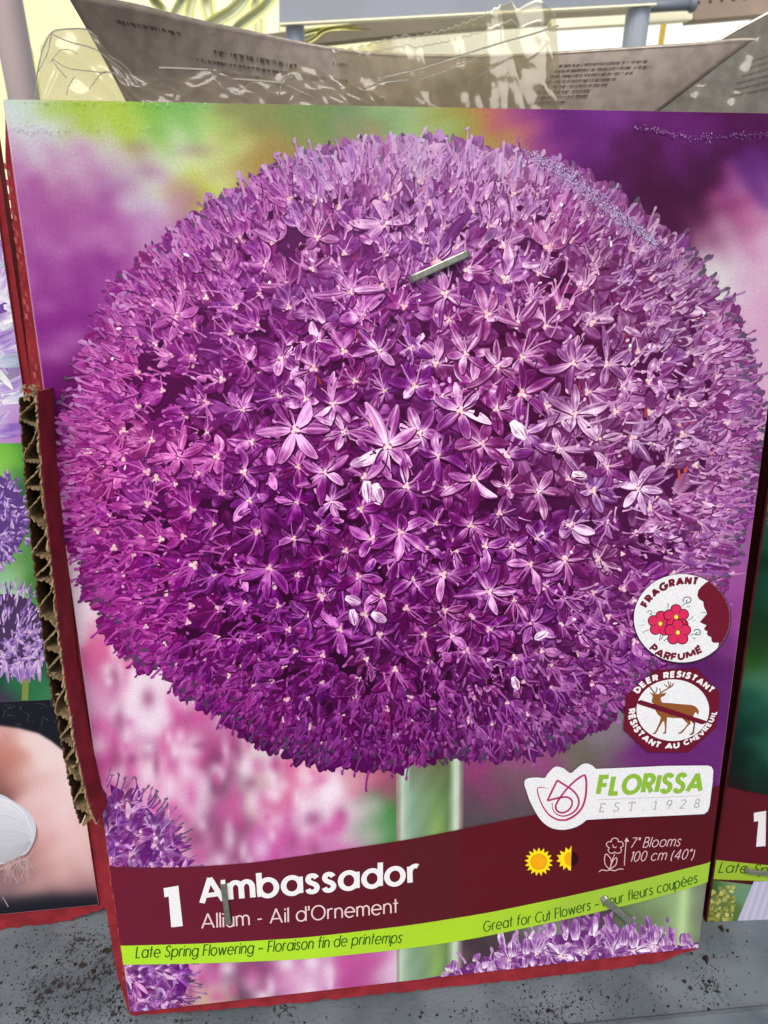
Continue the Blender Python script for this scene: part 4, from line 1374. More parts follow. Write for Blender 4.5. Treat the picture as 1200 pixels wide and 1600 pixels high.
# one continuous line drawn as a tulip
ll([(214, 190), (188, 184), (160, 182), (146, 190), (152, 230), (176, 290), (214, 342), (262, 370), (310, 374)], [.6] * 8 + list(np.linspace(1.1, 3.2, 57)), MG)
ll([(310, 374), (356, 352), (400, 310), (424, 250), (432, 170), (426, 118), (412, 110)], 3.4)
ll([(412, 112), (370, 140), (322, 186), (290, 226), (262, 268), (252, 296), (262, 320), (290, 330), (324, 318), (346, 288), (346, 258), (322, 240), (290, 240), (250, 248), (204, 260)], 3.1)
ll([(204, 260), (232, 200), (262, 140)], 3.1, sm=False)
ll([(262, 140), (292, 160), (340, 190), (372, 222), (388, 262), (376, 306), (340, 338), (296, 350), (258, 338), (236, 310), (232, 272)], [3.1] * 40 + list(np.linspace(3.1, 1.0, 41)))
text(lab, 'FLORISSA', [(933.5, 1239), (1015, 1236), (1093, 1234)], cap_px((1010, 1236), 26), .19, (140, 186, 62), gap=.24, slant=.03)
lab.ribbon([(932, 1248), (1094, 1241.5)], .7, (176, 176, 174))
text(lab, 'EST.1928', [(934, 1267), (1010, 1263.5), (1090, 1260)], cap_px((1010, 1264), 13), .085, (166, 170, 162), gap=.78, font=SERIF, slant=.05)
lab.build('maker_label', card)
TOPL += lab.top + 4

# ---- fragrance badge
fb = Ink(BOX_O, base=TOPL, clip=CLIP)
K9, O9 = 7.0588, (980, 890)
def zf(p):
    return z2p(p, *O9, K9)
FBC = zf([(594, 528)])[0]
fb.disc(FBC + (.4, .8), 76.4, 70.4, (54, 36, 58), n=64)
fb.disc(FBC, 75, 68.8, (233, 235, 236), n=64)
a = np.radians(np.linspace(-54, 42, 24))
rim_pts = [(FBC[0] + 74.8 * math.cos(t), FBC[1] + 68.6 * math.sin(t)) for t in a]
prof = zf([(1000, 798), (940, 798), (918, 780), (914, 735), (880, 722), (866, 700), (874, 672), (845, 660), (834, 645), (862, 606), (800, 578), (792, 566), (866, 482), (862, 455), (835, 405), (826, 345), (780, 318), (762, 278), (772, 225), (800, 185), (850, 140), (908, 112)])
fb.poly(np.vstack([rim_pts, prof]), (110, 24, 46))
fb.ribbon(spline(zf([(808, 460), (830, 468), (862, 466)])), .9, (110, 24, 46))
PINK, OUTL = (216, 46, 92), (52, 6, 22)
def bflower(c, r, rot):
    for rad_, colr, ex_ in ((1.0, OUTL, 10), (1.0, PINK, 0)):
        for k in range(5):
            a_ = math.radians(rot + k * 72)
            q = zf([(c[0] + r * .92 * math.cos(a_), c[1] + r * .92 * math.sin(a_))])[0]
            fb.disc(q, (r * .62 + ex_) / K9, (r * .60 + ex_) / K9, colr, n=22)
    fb.disc(zf([c])[0], r * .62 / K9, r * .62 / K9, PINK, n=16)
    for k in range(5):
        a_ = math.radians(rot + 36 + k * 72)
        fb.ribbon(zf([(c[0] + r * 1.0 * math.cos(a_), c[1] + r * 1.0 * math.sin(a_)), (c[0] + r * .62 * math.cos(a_), c[1] + r * .62 * math.sin(a_))]), .9, OUTL)
    fb.disc(zf([c])[0], 4.1, 4.3, OUTL)
    fb.disc(zf([c])[0], 3.2, 3.5, (252, 226, 92))
for l in ([(360, 712), (344, 778)], [(386, 722), (362, 764)], [(450, 735), (392, 780)]):
    fb.ribbon(zf(l), 1.2, (30, 40, 34))
bflower((545, 590), 72, -70)
bflower((355, 588), 88, -85)
bflower((530, 514), 88, -92)
bflower((547, 684), 92, -90)
INKB = (40, 46, 48)
for pts, w in (([(610, 350), (606, 322), (630, 298), (668, 296), (692, 318), (686, 346), (655, 360), (640, 345), (650, 325)], 1.3), ([(655, 360), (620, 372), (596, 396)], 1.0), ([(640, 398), (664, 404), (684, 388)], .8),
               ([(722, 672), (744, 652), (780, 656), (796, 684), (776, 710), (750, 706), (748, 690), (765, 684)], 1.3), ([(750, 706), (720, 704), (684, 720)], 1.0), ([(708, 738), (726, 752), (748, 744)], .8),
               ([(424, 370), (444, 374), (440, 396), (436, 424)], .9), ([(216, 468), (224, 448), (250, 446), (262, 464), (250, 484), (234, 474)], .9), ([(250, 484), (270, 500)], .8),
               ([(655, 548), (690, 535), (710, 510), (712, 500)], .9), ([(165, 696), (176, 676), (204, 664), (228, 658)], .9), ([(284, 470), (294, 460)], .6), ([(168, 548), (186, 562)], .5), ([(140, 604), (184, 600)], .5), ([(716, 560), (744, 548)], .5)):
    fb.ribbon(spline(zf(pts)), w, INKB)
def arc_px(c, rx, ry, a0_, a1_, n=30):
    t = np.radians(np.linspace(a0_, a1_, n))
    return np.stack([c[0] + rx * np.cos(t), c[1] + ry * np.sin(t)], 1)
MAR = (112, 22, 48)
text(fb, 'FRAGRANT', spline(zf([(206, 402), (258, 328), (338, 252), (430, 196), (540, 164), (650, 150), (752, 158)])), cap_px(tuple(FBC), 9.6), .29, MAR, gap=.27)
text(fb, 'PARFUMÉ', spline(zf([(238, 868), (300, 924), (390, 968), (480, 984), (580, 978), (700, 948), (812, 890)])), cap_px(tuple(FBC), 9.4), .28, MAR, gap=.27)
fb.build('fragrance_badge', card)
TOPL += fb.top + 4

# ---- deer badge
db = Ink(BOX_O, base=TOPL, clip=CLIP)
K10, O10 = 7.5, (970, 1035)
def zd(p):
    return z2p(p, *O10, K10)
db.poly(zd([(400, 72), (880, 64), (1146, 340), (1132, 560), (1100, 760), (780, 1040), (310, 1040), (22, 775), (52, 372)]), (106, 20, 44))
DC = zd([(598, 548)])[0]
db.disc(DC, 425 / K10, 360 / K10, (233, 235, 236), n=60)
BRN = (142, 86, 42)
body = [(350, 440), (362, 400), (360, 372), (334, 350), (322, 336), (352, 348), (384, 360), (420, 358), (448, 362), (470, 352), (522, 340), (508, 372), (470, 394), (456, 402), (462, 440), (480, 460), (560, 464), (700, 478), (816, 486), (862, 504), (896, 540), (904, 566), (896, 592), (888, 600), (876, 580), (864, 568), (850, 590), (836, 625), (800, 640), (700, 640), (600, 640), (532, 630),
        (526, 700), (522, 790), (516, 822), (480, 824), (478, 816), (502, 800), (506, 760), (498, 680), (480, 680), (440, 750), (410, 806), (392, 828), (366, 830), (364, 822), (390, 800), (420, 740), (446, 680), (458, 630), (424, 600), (398, 560), (384, 500), (370, 466), (352, 458)]
db.poly(zd(body), BRN)
db.poly(zd([(700, 636), (840, 620), (806, 676), (806, 706), (770, 740), (720, 800), (696, 822), (660, 824), (658, 814), (690, 800), (740, 750), (772, 706), (740, 676)]), BRN)
db.poly(zd([(812, 660), (852, 640), (862, 700), (852, 770), (846, 820), (822, 836), (786, 840), (796, 828), (826, 808), (836, 750), (842, 706), (820, 690)]), (118, 76, 52))
for pts, w in (([(384, 358), (362, 318), (340, 290), (322, 262)], 2.0), ([(384, 356), (404, 330), (414, 304), (410, 280)], 1.7), ([(440, 360), (480, 330), (540, 294), (590, 262), (606, 232)], 2.0), ([(460, 340), (446, 312), (452, 290)], 1.5),
               ([(548, 290), (520, 262), (494, 244)], 1.5), ([(556, 282), (552, 244), (540, 206)], 1.6), ([(560, 280), (574, 240), (572, 220)], 1.3)):
    db.ribbon(spline(zd(pts)), w, (120, 82, 50))
db.poly(zd([(222, 428), (500, 512), (985, 672), (1010, 690), (940, 716), (560, 596), (190, 478), (170, 450)]), (106, 20, 44))
W2 = (238, 236, 236)
hcap = cap_px(tuple(DC), 7.4)
text(db, 'DEER RESISTANT', spline(zd([(190, 345), (250, 280), (320, 226), (440, 188), (540, 166), (640, 156), (740, 164), (830, 196), (930, 256), (1040, 342)])), hcap, .28, W2, gap=.3, space=.45)
text(db, 'RÉSISTANT AU', spline(zd([(86, 545), (92, 640), (124, 730), (180, 820), (270, 905), (380, 968), (500, 992), (600, 992), (668, 978)])), hcap, .28, W2, gap=.3, space=.45)
text(db, 'CHEVREUIL', spline(zd([(740, 955), (820, 918), (920, 862), (1000, 780), (1060, 690), (1112, 570)])), hcap * .88, .26, W2, gap=.34)
db.build('deer_badge', card)
TOPL += db.top + 4

# ---- staples
def staple(plane, p0, p1, w_px, parent, y=-.0012):
    a_, b_ = plane.loc([p0])[0], plane.loc([p1])[0]
    d = b_ - a_
    L = np.linalg.norm(d)
    d /= L
    s = np.cross(d, (0, -1, 0))
    k = np.linalg.norm(plane.loc([(p0[0] + w_px, p0[1])])[0] - a_) / 2
    m = MB()
    # flattened wire: rises out of the card, runs straight, goes back in
    path = [(.0, .0008), (.0, y * .55), (.0005, y * .9), (.0012, y), (L - .0012, y), (L - .0005, y * .9), (L, y * .55), (L, .0008)]
    V, F = [], []
    for i, (t, yy) in enumerate(path):
        c = a_ + d * t
        j = min(max(i, 1), len(path) - 2)
        tx = np.array([path[j + 1][0] - path[j - 1][0], path[j + 1][1] - path[j - 1][1]])
        tx /= np.linalg.norm(tx)
        nn = np.array([tx[1], -tx[0]])                  # outward in (t, y)
        h = .00028
        for q in range(8):
            an = 2 * math.pi * q / 8 + math.pi / 8
            cs, sn = math.cos(an), math.sin(an)
            cs = math.copysign(abs(cs) ** .45, cs)
            sn = math.copysign(abs(sn) ** .45, sn)
            pt = c + s * k * cs + d * nn[0] * h * sn
            pt = pt + np.array([0, yy + nn[1] * h * sn, 0])
            V.append(pt)
    for i in range(len(path) - 1):
        for q in range(8):
            q2 = (q + 1) % 8
            F.append((i * 8 + q, i * 8 + q2, (i + 1) * 8 + q2, (i + 1) * 8 + q))
    m.add(V, F)
    return m.build('staple', steel, parent, smooth=False)
staple(BOX_O, (641, 437), (731, 396), 11, main)
staple(BOX_O, (349, 1373), (358, 1440), 9, main)
staple(BOX_O, (941, 1400), (986, 1438), 10, main)
# ------------------------------------------------------------------ box on the left
lb = on_bench([(60, 1452)])[0]
LEFT = Plane(RT, UPV, lb)
left = box_root(LEFT, 'bulb box at the left edge, printed with a hand holding a white bulb')
luv = LEFT.uv([(163, 1418), (152, 1412)])
LU1 = luv[0, 0]
lv_low = ragged((165, 1418), (110, 1438), 9, .8)
lowl = np.vstack([[(166, 1405)], lv_low, ragged((104, 1440), (-40, 1457), 22, .9)])
lw = [tuple(q) for q in LEFT.loc(lowl, .0008)[:, [0, 2]]]
vtop = LEFT.uv([(20, 175)])[0, 1]
lw = lw + [(LU1 - .16, lw[-1][1]), (LU1 - .16, vtop), (LU1, vtop)]
slab(lw, .0009, .0042).build('front_wall', red_kraft, left)
luvp = LEFT.uv([(154, 1411), (0, 1432)])
LC0, LC1 = LU1 - .158, luvp[0, 0]
lcv = .5 * (luvp[0, 1] + luvp[1, 1])
lcard = slab(rect(LC0, LC1, lcv, vtop - .001, .0005), 0, .0007).build('front_card', white_card, left)
mb = MB()
mb.box((LU1 - .15, .0045, lcv + .006), (LU1 - .147, .062, vtop - .02))
mb.box((LU1 - .008, .0045, lcv + .006), (LU1 - .005, .062, vtop - .02))
mb.box((LU1 - .147, .059, lcv + .006), (LU1 - .008, .062, vtop - .02))
mb.box((LU1 - .147, .0045, lcv + .006), (LU1 - .008, .059, lcv + .009))
mb.build('tray_body', red_kraft, left)
LCLIP = (np.array([LC0 + .0001, lcv + .0001]), np.array([LC1 - .0001, vtop - .0012]))
lp1 = Ink(LEFT, base=8, clip=LCLIP)
up_f = rbf([(0, 250, 205, 205, 235), (40, 300, 190, 180, 230), (0, 340, 190, 170, 225), (20, 400, 150, 110, 190), (0, 430, 220, 214, 236), (40, 450, 140, 90, 190), (0, 500, 210, 205, 232), (20, 540, 170, 140, 210), (40, 560, 130, 80, 170), (0, 590, 150, 150, 160), (20, 640, 190, 160, 220), (0, 660, 225, 215, 235), (30, 680, 170, 110, 190), (-60, 450, 180, 150, 210), (90, 600, 170, 140, 210)], 22)
lp1.field([(-980, 160), (120, 176), (120, 691), (-980, 705)], 5, up_f)
mid_f = rbf([(0, 705, 120, 190, 70), (20, 720, 130, 200, 70), (35, 710, 50, 120, 60), (0, 740, 140, 205, 90), (30, 745, 60, 110, 70), (40, 790, 50, 100, 60), (0, 890, 60, 130, 80), (8, 902, 150, 200, 160), (20, 895, 170, 200, 130), (35, 885, 90, 150, 80), (50, 890, 60, 120, 60), (10, 905, 150, 205, 175), (60, 900, 70, 130, 60), (0, 1060, 25, 80, 55), (25, 1075, 40, 110, 70), (50, 1065, 45, 115, 75), (70, 1080, 60, 125, 85), (80, 1040, 40, 90, 60), (0, 1085, 70, 50, 80), (-60, 900, 60, 120, 60)], 14)
lp1.field([(-980, 705), (120, 691), (140, 1090), (-980, 1150)], 3.5, mid_f)
SK = rbf([(0, 1140, 226, 190, 186), (40, 1150, 240, 216, 212), (80, 1180, 240, 218, 218), (110, 1230, 240, 214, 216), (0, 1165, 190, 120, 108), (8, 1190, 170, 96, 84), (20, 1185, 216, 160, 150), (15, 1215, 190, 130, 120), (35, 1210, 226, 182, 176), (60, 1230, 236, 206, 208), (60, 1280, 224, 180, 180), (90, 1280, 238, 206, 208), (120, 1300, 236, 200, 200), (70, 1320, 200, 150, 146), (100, 1330, 232, 196, 194), (130, 1340, 232, 196, 194), (60, 1345, 190, 140, 136), (90, 1365, 214, 176, 172), (120, 1370, 210, 168, 164), (140, 1380, 206, 160, 158), (100, 1385, 150, 110, 114), (60, 1385, 180, 140, 140), (140, 1395, 120, 84, 96), (20, 1370, 170, 130, 132), (0, 1385, 140, 110, 118), (0, 1240, 120, 80, 80), (10, 1350, 110, 84, 90)], 20)
def hand_f(x, y):
    topc = np.interp(x, [-300, -160, -50, 0, 30, 60, 80, 100, 120, 150], [1330, 1180, 1128, 1134, 1138, 1146, 1158, 1174, 1192, 1218])
    botc = np.interp(x, [-300, -50, 0, 40, 80, 120, 150, 170], [1340, 1412, 1404, 1400, 1396, 1396, 1396, 1392])
    m = 1 / (1 + np.exp(-np.clip((y - topc) / 1.0, -40, 40))) * 1 / (1 + np.exp(-np.clip((botc - y) / 5.0, -40, 40)))
    dark = np.stack([26 + 0 * x, 28 + 0 * x, 38 + 0 * x], 1) + (np.sin(x * .9) * np.sin(y * 1.1 + x * .4) * 5)[:, None]
    return SK(x, y) * m[:, None] + dark * (1 - m[:, None])
lp1.field([(-980, 1150), (140, 1090), (165, 1425), (-980, 1580)], 2.2, hand_f)
# fibres on the dark cloth
for k in range(26):
    p = np.array([rng.uniform(0, 85), rng.uniform(1098, 1135)])
    q = p + rng.normal(0, 5, 2)
    lp1.ribbon([p, (p + q) / 2 + rng.normal(0, 2, 2), q], .6, (84, 84, 96))
# bulb: pale skin with fine ribs
bl = spline(np.array([(-60, 1250), (-30, 1238), (0, 1241), (18, 1250), (38, 1263), (50, 1276), (56, 1291), (55, 1306), (50, 1320), (40, 1334), (20, 1342), (0, 1351), (-40, 1356), (-70, 1340)], float), 6)
lp1.poly(bl + np.array([4, 8]), (186, 146, 146))
lp1.poly(bl + np.array([2, 4]), (150, 112, 114))
lp1.poly(bl, (206, 212, 224))
for k in range(16):
    t = k / 15
    p = np.array([(-30, 1246 + 100 * t), (10, 1252 + 92 * t), (36, 1272 + 58 * t), (47, 1300 + 16 * t)])
    sh = 226 - 46 * t
    lp1.ribbon(spline(p, 5), 6.4, (sh, sh + 3, sh + 9))
for k in range(26):
    t = rng.uniform(0, 1)
    p = np.array([(-30, 1246 + 100 * t), (10, 1252 + 92 * t), (36, 1272 + 58 * t), (47, 1300 + 16 * t)])
    lp1.ribbon(spline(p, 5), .4, (190, 192, 202) if k % 2 else (224, 225, 232))
for k in range(34):
    p = np.array([rng.uniform(10, 46), rng.uniform(1336, 1352)])
    q = p + np.array([rng.normal(2, 9), rng.uniform(6, 40)])
    lp1.ribbon(spline(np.array([p, p * .6 + q * .4 + rng.normal(0, 5, 2), q])), rng.uniform(.5, .9), (rng.uniform(170, 220), 168, 162))
lp1.ribbon(spline(np.array([(4, 1402), (8, 1408), (13, 1417)])), 1.4, (170, 150, 140))
lp1.build('printed_picture', lcard)
lp2 = Ink(LEFT, base=120, clip=LCLIP)
bloom_keep = bloom
# big pale lavender petals of the close-up
for k in range(130):
    p = np.array([rng.uniform(-90, 90), rng.uniform(200, 690)])
    g = rng.choice([.6, -.5, 2.4, 3.6]) + rng.normal(0, .35)
    q = p + rng.uniform(40, 100) * np.array([math.cos(g), math.sin(g)])
    if q[1] > 686 or p[1] > 686: continue
    md = np.array([[150, 110, 200], [186, 160, 222], [206, 200, 232], [128, 84, 172], [176, 190, 214]][rng.integers(0, 5)], float)
    petal(lp2, p, q, rng.uniform(14, 28), (md * .62, md, (232, 230, 244)), rng.uniform(-.1, .4), rng.normal(0, .05), edge=.3)
petal(lp2, (-20, 560), (20, 608), 11, ((170, 170, 180), (214, 220, 222), (240, 244, 244)), .3)
LT = (np.array((74, 48, 106.)), np.array((124, 84, 168.)), np.array((204, 174, 224.)))
for C, R, n in (((-36, 812), 84, 330), ):
    lp2.disc(C, R * .93, R * .93, (94, 62, 132), n=40)
    for k in range(n):
        r_ = R * math.sqrt(rng.uniform(0, 1)); ph_ = rng.uniform(-3.14, 3.14)
        p = np.array(C) + r_ * np.array([math.cos(ph_), math.sin(ph_)])
        for q in range(2):
            g = rng.uniform(0, 6.28) if r_ < .8 * R else ph_ + rng.normal(0, .4)
            petal(lp2, p, p + rng.uniform(7, 13) * np.array([math.cos(g), math.sin(g)]), 3.6, LT, rng.choice([-.3, 0, .3, .8]), 0, edge=.1)
lp2.field([(36, 1048), (46, 1048), (44, 1094), (34, 1094)], 2, lambda x, y: np.tile(np.array([126., 140, 70]), (len(x), 1)))
C, R = np.array([12., 990.]), 78
lp2.poly([(C[0] + (R * .8) * math.cos(t), C[1] + (R * .72 if math.sin(t) > 0 else R * .8) * math.sin(t)) for t in np.linspace(0, 6.28, 40, endpoint=False)], (72, 54, 92))
for k in range(300):
    r_ = R * math.sqrt(rng.uniform(0, 1)); ph_ = rng.uniform(-3.14, 3.14)
    p = C + r_ * np.array([math.cos(ph_), math.sin(ph_) * .95])
    if p[1] < 995:
        g = -math.pi / 2 + (p[0] - C[0]) / 70 + rng.normal(0, .25)
        petal(lp2, p, p + rng.uniform(9, 18) * np.array([math.cos(g), math.sin(g)]), 3.2, LT, rng.choice([-.3, .1, .4, .9]), 0, edge=.1)
for x, y in ((30, 990), (48, 988), (44, 1010), (58, 1015), (20, 1015), (28, 1000), (45, 1028), (12, 1005), (62, 1000), (30, 1035), (6, 1025), (52, 1042), (66, 1030), (38, 1050), (22, 1048), (8, 1040)):
    floret(lp2, (x, y), 13, (0, .25, .95), LT, .45, stam=3, wid=.4)
for k in range(16):
    x = rng.uniform(-10, 80)
    petal(lp2, (x, 1030 + rng.uniform(0, 14)), (x + rng.normal(0, 5), 1056 + rng.uniform(0, 12)), 6, LT, .4, 0, edge=.3)
lp2.build('printed_bloom', lcard)

# ------------------------------------------------------------------ box on the right
yaw = math.radians(-4.0)
cz, sz = math.cos(yaw), math.sin(yaw)
RZ = np.array([[cz, -sz, 0], [sz, cz, 0], [0, 0, 1]])
rb = on_bench([(1102, 1441)])[0]
RIGHT = Plane(RZ @ RT, RZ @ UPV, rb)
right = box_root(RIGHT, 'bulb box at the right edge with a dark green blurred picture')
ru0, rv0 = RIGHT.uv([(1102, 1441)])[0]
rtop = .213
slab(rect(ru0 + .0004, ru0 + .16, rv0 + .0003, rtop), .0009, .0042).build('front_wall', dark_kraft, right)
rcard = slab(rect(ru0, ru0 + .16, rv0, rtop, .0005), 0, .0007).build('front_card', dark_kraft, right)
mb = MB()
mb.box((ru0 + .003, .0045, rv0 + .003), (ru0 + .006, .062, rtop - .012))
mb.box((ru0 + .154, .0045, rv0 + .003), (ru0 + .157, .062, rtop - .012))
mb.box((ru0 + .006, .059, rv0 + .003), (ru0 + .154, .062, rtop - .012))
mb.box((ru0 + .006, .0045, rv0 + .003), (ru0 + .154, .059, rv0 + .006))
mb.build('tray_body', dark_kraft, right)
RCLIP = (np.array([ru0 + .0006, rv0 + .0001]), np.array([ru0 + .1595, rtop - .0002]))
rp = Ink(RIGHT, base=8, clip=RCLIP)
rf = rbf([(1190, 700, 40, 36, 40), (1195, 760, 60, 70, 60), (1190, 790, 20, 60, 44), (1195, 830, 22, 74, 54), (1185, 870, 10, 40, 28), (1170, 900, 8, 34, 24), (1190, 910, 24, 70, 52), (1180, 960, 14, 48, 30), (1165, 1000, 22, 50, 20), (1185, 1030, 36, 76, 22), (1170, 1040, 34, 70, 20), (1200, 1050, 70, 120, 100), (1195, 1070, 60, 112, 92), (1160, 1110, 16, 56, 46), (1185, 1100, 30, 84, 66), (1170, 1140, 12, 40, 34), (1195, 1160, 34, 90, 72), (1150, 1180, 10, 30, 26), (1180, 1200, 16, 52, 40), (1140, 1220, 26, 22, 22), (1190, 1230, 22, 36, 30), (1210, 1000, 20, 50, 30), (1260, 900, 20, 60, 40)], 18)
rp.field([(1180, 140), (2300, 60), (1900, 1400), (1105, 1250)], 5, rf)
pl = np.array([(1110, 1230), (1160, 1236), (1200, 1243), (1300, 1262), (1480, 1290), (1900, 1345), (1900, 1440), (1470, 1380), (1300, 1362), (1200, 1352), (1112, 1344)], float)
rp.poly(pl, (88, 22, 34))
rp.poly([(1106, 1344), (1112, 1344), (1200, 1352), (1300, 1364), (1470, 1382), (1900, 1442), (1900, 1476), (1470, 1412), (1300, 1392), (1200, 1377), (1106, 1374)], (150, 182, 52))
bf = rbf([(1105, 1385, 40, 70, 40), (1120, 1385, 60, 100, 50), (1140, 1380, 110, 140, 100), (1115, 1420, 120, 130, 60), (1135, 1410, 90, 110, 60), (1150, 1395, 100, 140, 110), (1110, 1435, 60, 90, 50), (1140, 1435, 80, 110, 60)], 10)
rp.field([(1096, 1373), (1900, 1470), (1900, 1560), (1096, 1445)], 3, bf)
for k in range(70):
    p = (1104 + rng.uniform(0, 42), 1385 + rng.uniform(0, 55))
    rp.disc(p, rng.uniform(2, 5), rng.uniform(1.6, 3.6), lerp((196, 190, 110), (110, 120, 50), rng.uniform(0, 1)), rot=rng.uniform(0, 3), n=9)
rp.poly([(1178, 1377), (1210, 1377), (1420, 1392), (1420, 1460), (1152, 1440)], (182, 180, 202))
for k in range(7):
    x = 1172 + k * 5.5
    rp.ribbon([(x + 12, 1378), (x - 8, 1438)], 1.6, (166, 164, 190) if k % 2 else (196, 194, 212))
rp.poly([(1178, 1270), (1197, 1267), (1196, 1322), (1181.5, 1323), (1185, 1283), (1178, 1284)], (228, 226, 226))
text(rp, 'Late Spring Flowering', [(1123, 1363), (1160, 1364), (1200, 1367), (1330, 1384)], float(np.linalg.norm(np.diff(RIGHT.uv([(1140, 1362), (1140, 1347)]), axis=0))), .09, (60, 90, 30), gap=.17, space=.34, slant=.1)
# spiky dried stalks of the dark picture near the top of what shows
for k in range(60):
    p = np.array([rng.uniform(1186, 1240), rng.uniform(690, 830)])
    rp.ribbon(spline(np.array([p, p + rng.normal(0, 5, 2), p + rng.normal(0, 10, 2)])), .8, (120, 110, 116))
rp.build('printed_picture', rcard)
staple(RIGHT, (1164, 1357), (1214, 1362), 8, right)

# ------------------------------------------------------------------ soil crumbs on the shelf
def crumbs():
    m = MB()
    zones = [((120, 1530), (70, 55), 620), ((150, 1480), (50, 30), 240), ((60, 1590), (60, 10), 120), ((30, 1500), (30, 40), 60), ((300, 1594), (90, 6), 70), ((860, 1572), (60, 22), 260), ((950, 1560), (60, 22), 90), ((1105, 1530), (16, 34), 130), ((1040, 1540), (60, 30), 70), ((900, 1545), (120, 30), 110), ((1150, 1480), (30, 20), 14), ((700, 1585), (120, 10), 60), ((185, 1560), (12, 20), 90)]
    for (cx, cy), (sx, sy_), n in zones:
        n = int(n * 2.0)
        P = np.stack([rng.normal(cx, sx, n), rng.normal(cy, sy_, n)], 1)
        P = P[(P[:, 1] > 1425) & (P[:, 1] < 1640)]
        W = on_bench(P)
        for w in W:
            r = .00014 * math.exp(rng.normal(0, .6))
            c = w + np.array([0, 0, r * .35])
            v = [c + rng.uniform(.5, 1.2) * r * np.array(d) for d in ((1, .2, -.3), (-.9, .6, -.3), (-.1, -1, -.3), (.3, .5, .7), (-.4, -.3, .8))]
            m.add(v, [(0, 1, 3), (1, 4, 3), (1, 2, 4), (2, 0, 3), (2, 3, 4), (0, 2, 1)])
    big = on_bench([(1129, 1452)])[0]
    for q in range(4):
        c = big + rng.normal(0, .0006, 3) * np.array([1, 1, 0]) + np.array([0, 0, .0004])
        r = .0008
        v = [c + rng.uniform(.6, 1.2) * r * np.array(d) for d in ((1, .2, -.3), (-.9, .6, -.3), (-.1, -1, -.3), (.3, .5, .7), (-.4, -.3, .8))]
        m.add(v, [(0, 1, 3), (1, 4, 3), (1, 2, 4), (2, 0, 3), (2, 3, 4), (0, 2, 1)])
    return m
so = crumbs().build('soil_crumbs', mat('soil', rgb(36, 30, 28), .95, .1, color2=rgb(66, 54, 48), scale=900))
tag(so, kind='stuff')

# ------------------------------------------------------------------ information cards and plastic bags behind the front card
def W(px, depth):
    """a place seen in direction px at this distance along the camera's axis"""
    d = ray(px)
    fwd = R_CW @ np.array([0, 0, -1.])
    return CAM + d * (np.asarray(depth) / (d @ fwd))[:, None]

def sheet(top, bot, dt, dbm, nu, nv, warp=None):
    """curved sheet between an upper and a lower edge (photo pixels with a distance each)"""
    T_, B_ = resample(np.array(top, float), nu), resample(np.array(bot, float), nu)
    u = np.linspace(0, 1, nu)
    DT = np.interp(u, np.linspace(0, 1, len(dt)), dt)
    DB = np.interp(u, np.linspace(0, 1, len(dbm)), dbm)
    A, B = W(T_, DT), W(B_, DB)
    v = np.linspace(0, 1, nv)
    G = A[None] * (1 - v)[:, None, None] + B[None] * v[:, None, None]
    if warp is not None:
        G = G + warp(u[None, :], v[:, None])
    return G

def grid_faces(nv, nu):
    i = np.arange(nu * nv).reshape(nv, nu)
    return np.stack([i[:-1, :-1].ravel(), i[1:, :-1].ravel(), i[1:, 1:].ravel(), i[:-1, 1:].ravel()], 1).tolist()

grey_board = mat('grey_chipboard', rgb(152, 142, 131), .9, .1, var=.12, scale=300, bump=.06, bscale=1400)
pale_edge = mat('pale_cut_edge', rgb(205, 196, 180), .9, .1, var=.15, scale=600)
text_ink = mat('faded_text', rgb(84, 75, 68), .9, .05)
ctop = spline(np.array([(100, -16), (160, -4), (220, 8), (300, 28), (380, 45), (460, 63), (540, 77), (620, 84), (700, 86), (790, 86), (880, 81), (1000, 73), (1090, 67), (1150, 60), (1180, 60)], float), 6)
cbot = np.array([(232, 232), (420, 236), (600, 238), (800, 238), (950, 236)], float)
def cwarp(u, v):
    s = np.sin(v * 3.1) * .0025 * np.cos(u * 5)
    return np.stack([0 * s, s, 0 * s], -1)
G = sheet(ctop, cbot, [.150, .160, .170, .176, .176, .172, .164], [.176, .180, .184, .184, .182], 70, 24, cwarp)
cardm = mesh_obj('information_card', G.reshape(-1, 3), grid_faces(24, 70), grey_board, None, True)
so_ = cardm.modifiers.new('thickness', 'SOLIDIFY')
so_.thickness = .0006
so_.offset = 0
tag(cardm, 'curved grey cardboard card with faint upside-down text, sticking up behind the front box', 'card')
def surf(G, u, v, off=.0006):
    nv, nu = G.shape[:2]
    x, y = np.clip(u, 0, 1) * (nu - 1.001), np.clip(v, 0, 1) * (nv - 1.001)
    i, j = x.astype(int), y.astype(int)
    fx, fy = (x - i)[:, None], (y - j)[:, None]
    p = G[j, i] * (1 - fx) * (1 - fy) + G[j, i + 1] * fx * (1 - fy) + G[j + 1, i] * (1 - fx) * fy + G[j + 1, i + 1] * fx * fy
    to = CAM - p
    return p + to / np.linalg.norm(to, axis=1)[:, None] * off
def strip_on(m, G, u0, u1, v0, v1, h, off=.0006, n=3):
    for k in range(n):
        a_, b_ = k / n, (k + 1) / n
        uu = np.array([u0 + (u1 - u0) * a_, u0 + (u1 - u0) * b_, u0 + (u1 - u0) * b_, u0 + (u1 - u0) * a_])
        vv = np.array([v0 + (v1 - v0) * a_, v0 + (v1 - v0) * b_, v0 + (v1 - v0) * b_ + h, v0 + (v1 - v0) * a_ + h])
        m.add(surf(G, uu, vv, off), [(0, 1, 2, 3)])
tm = MB()
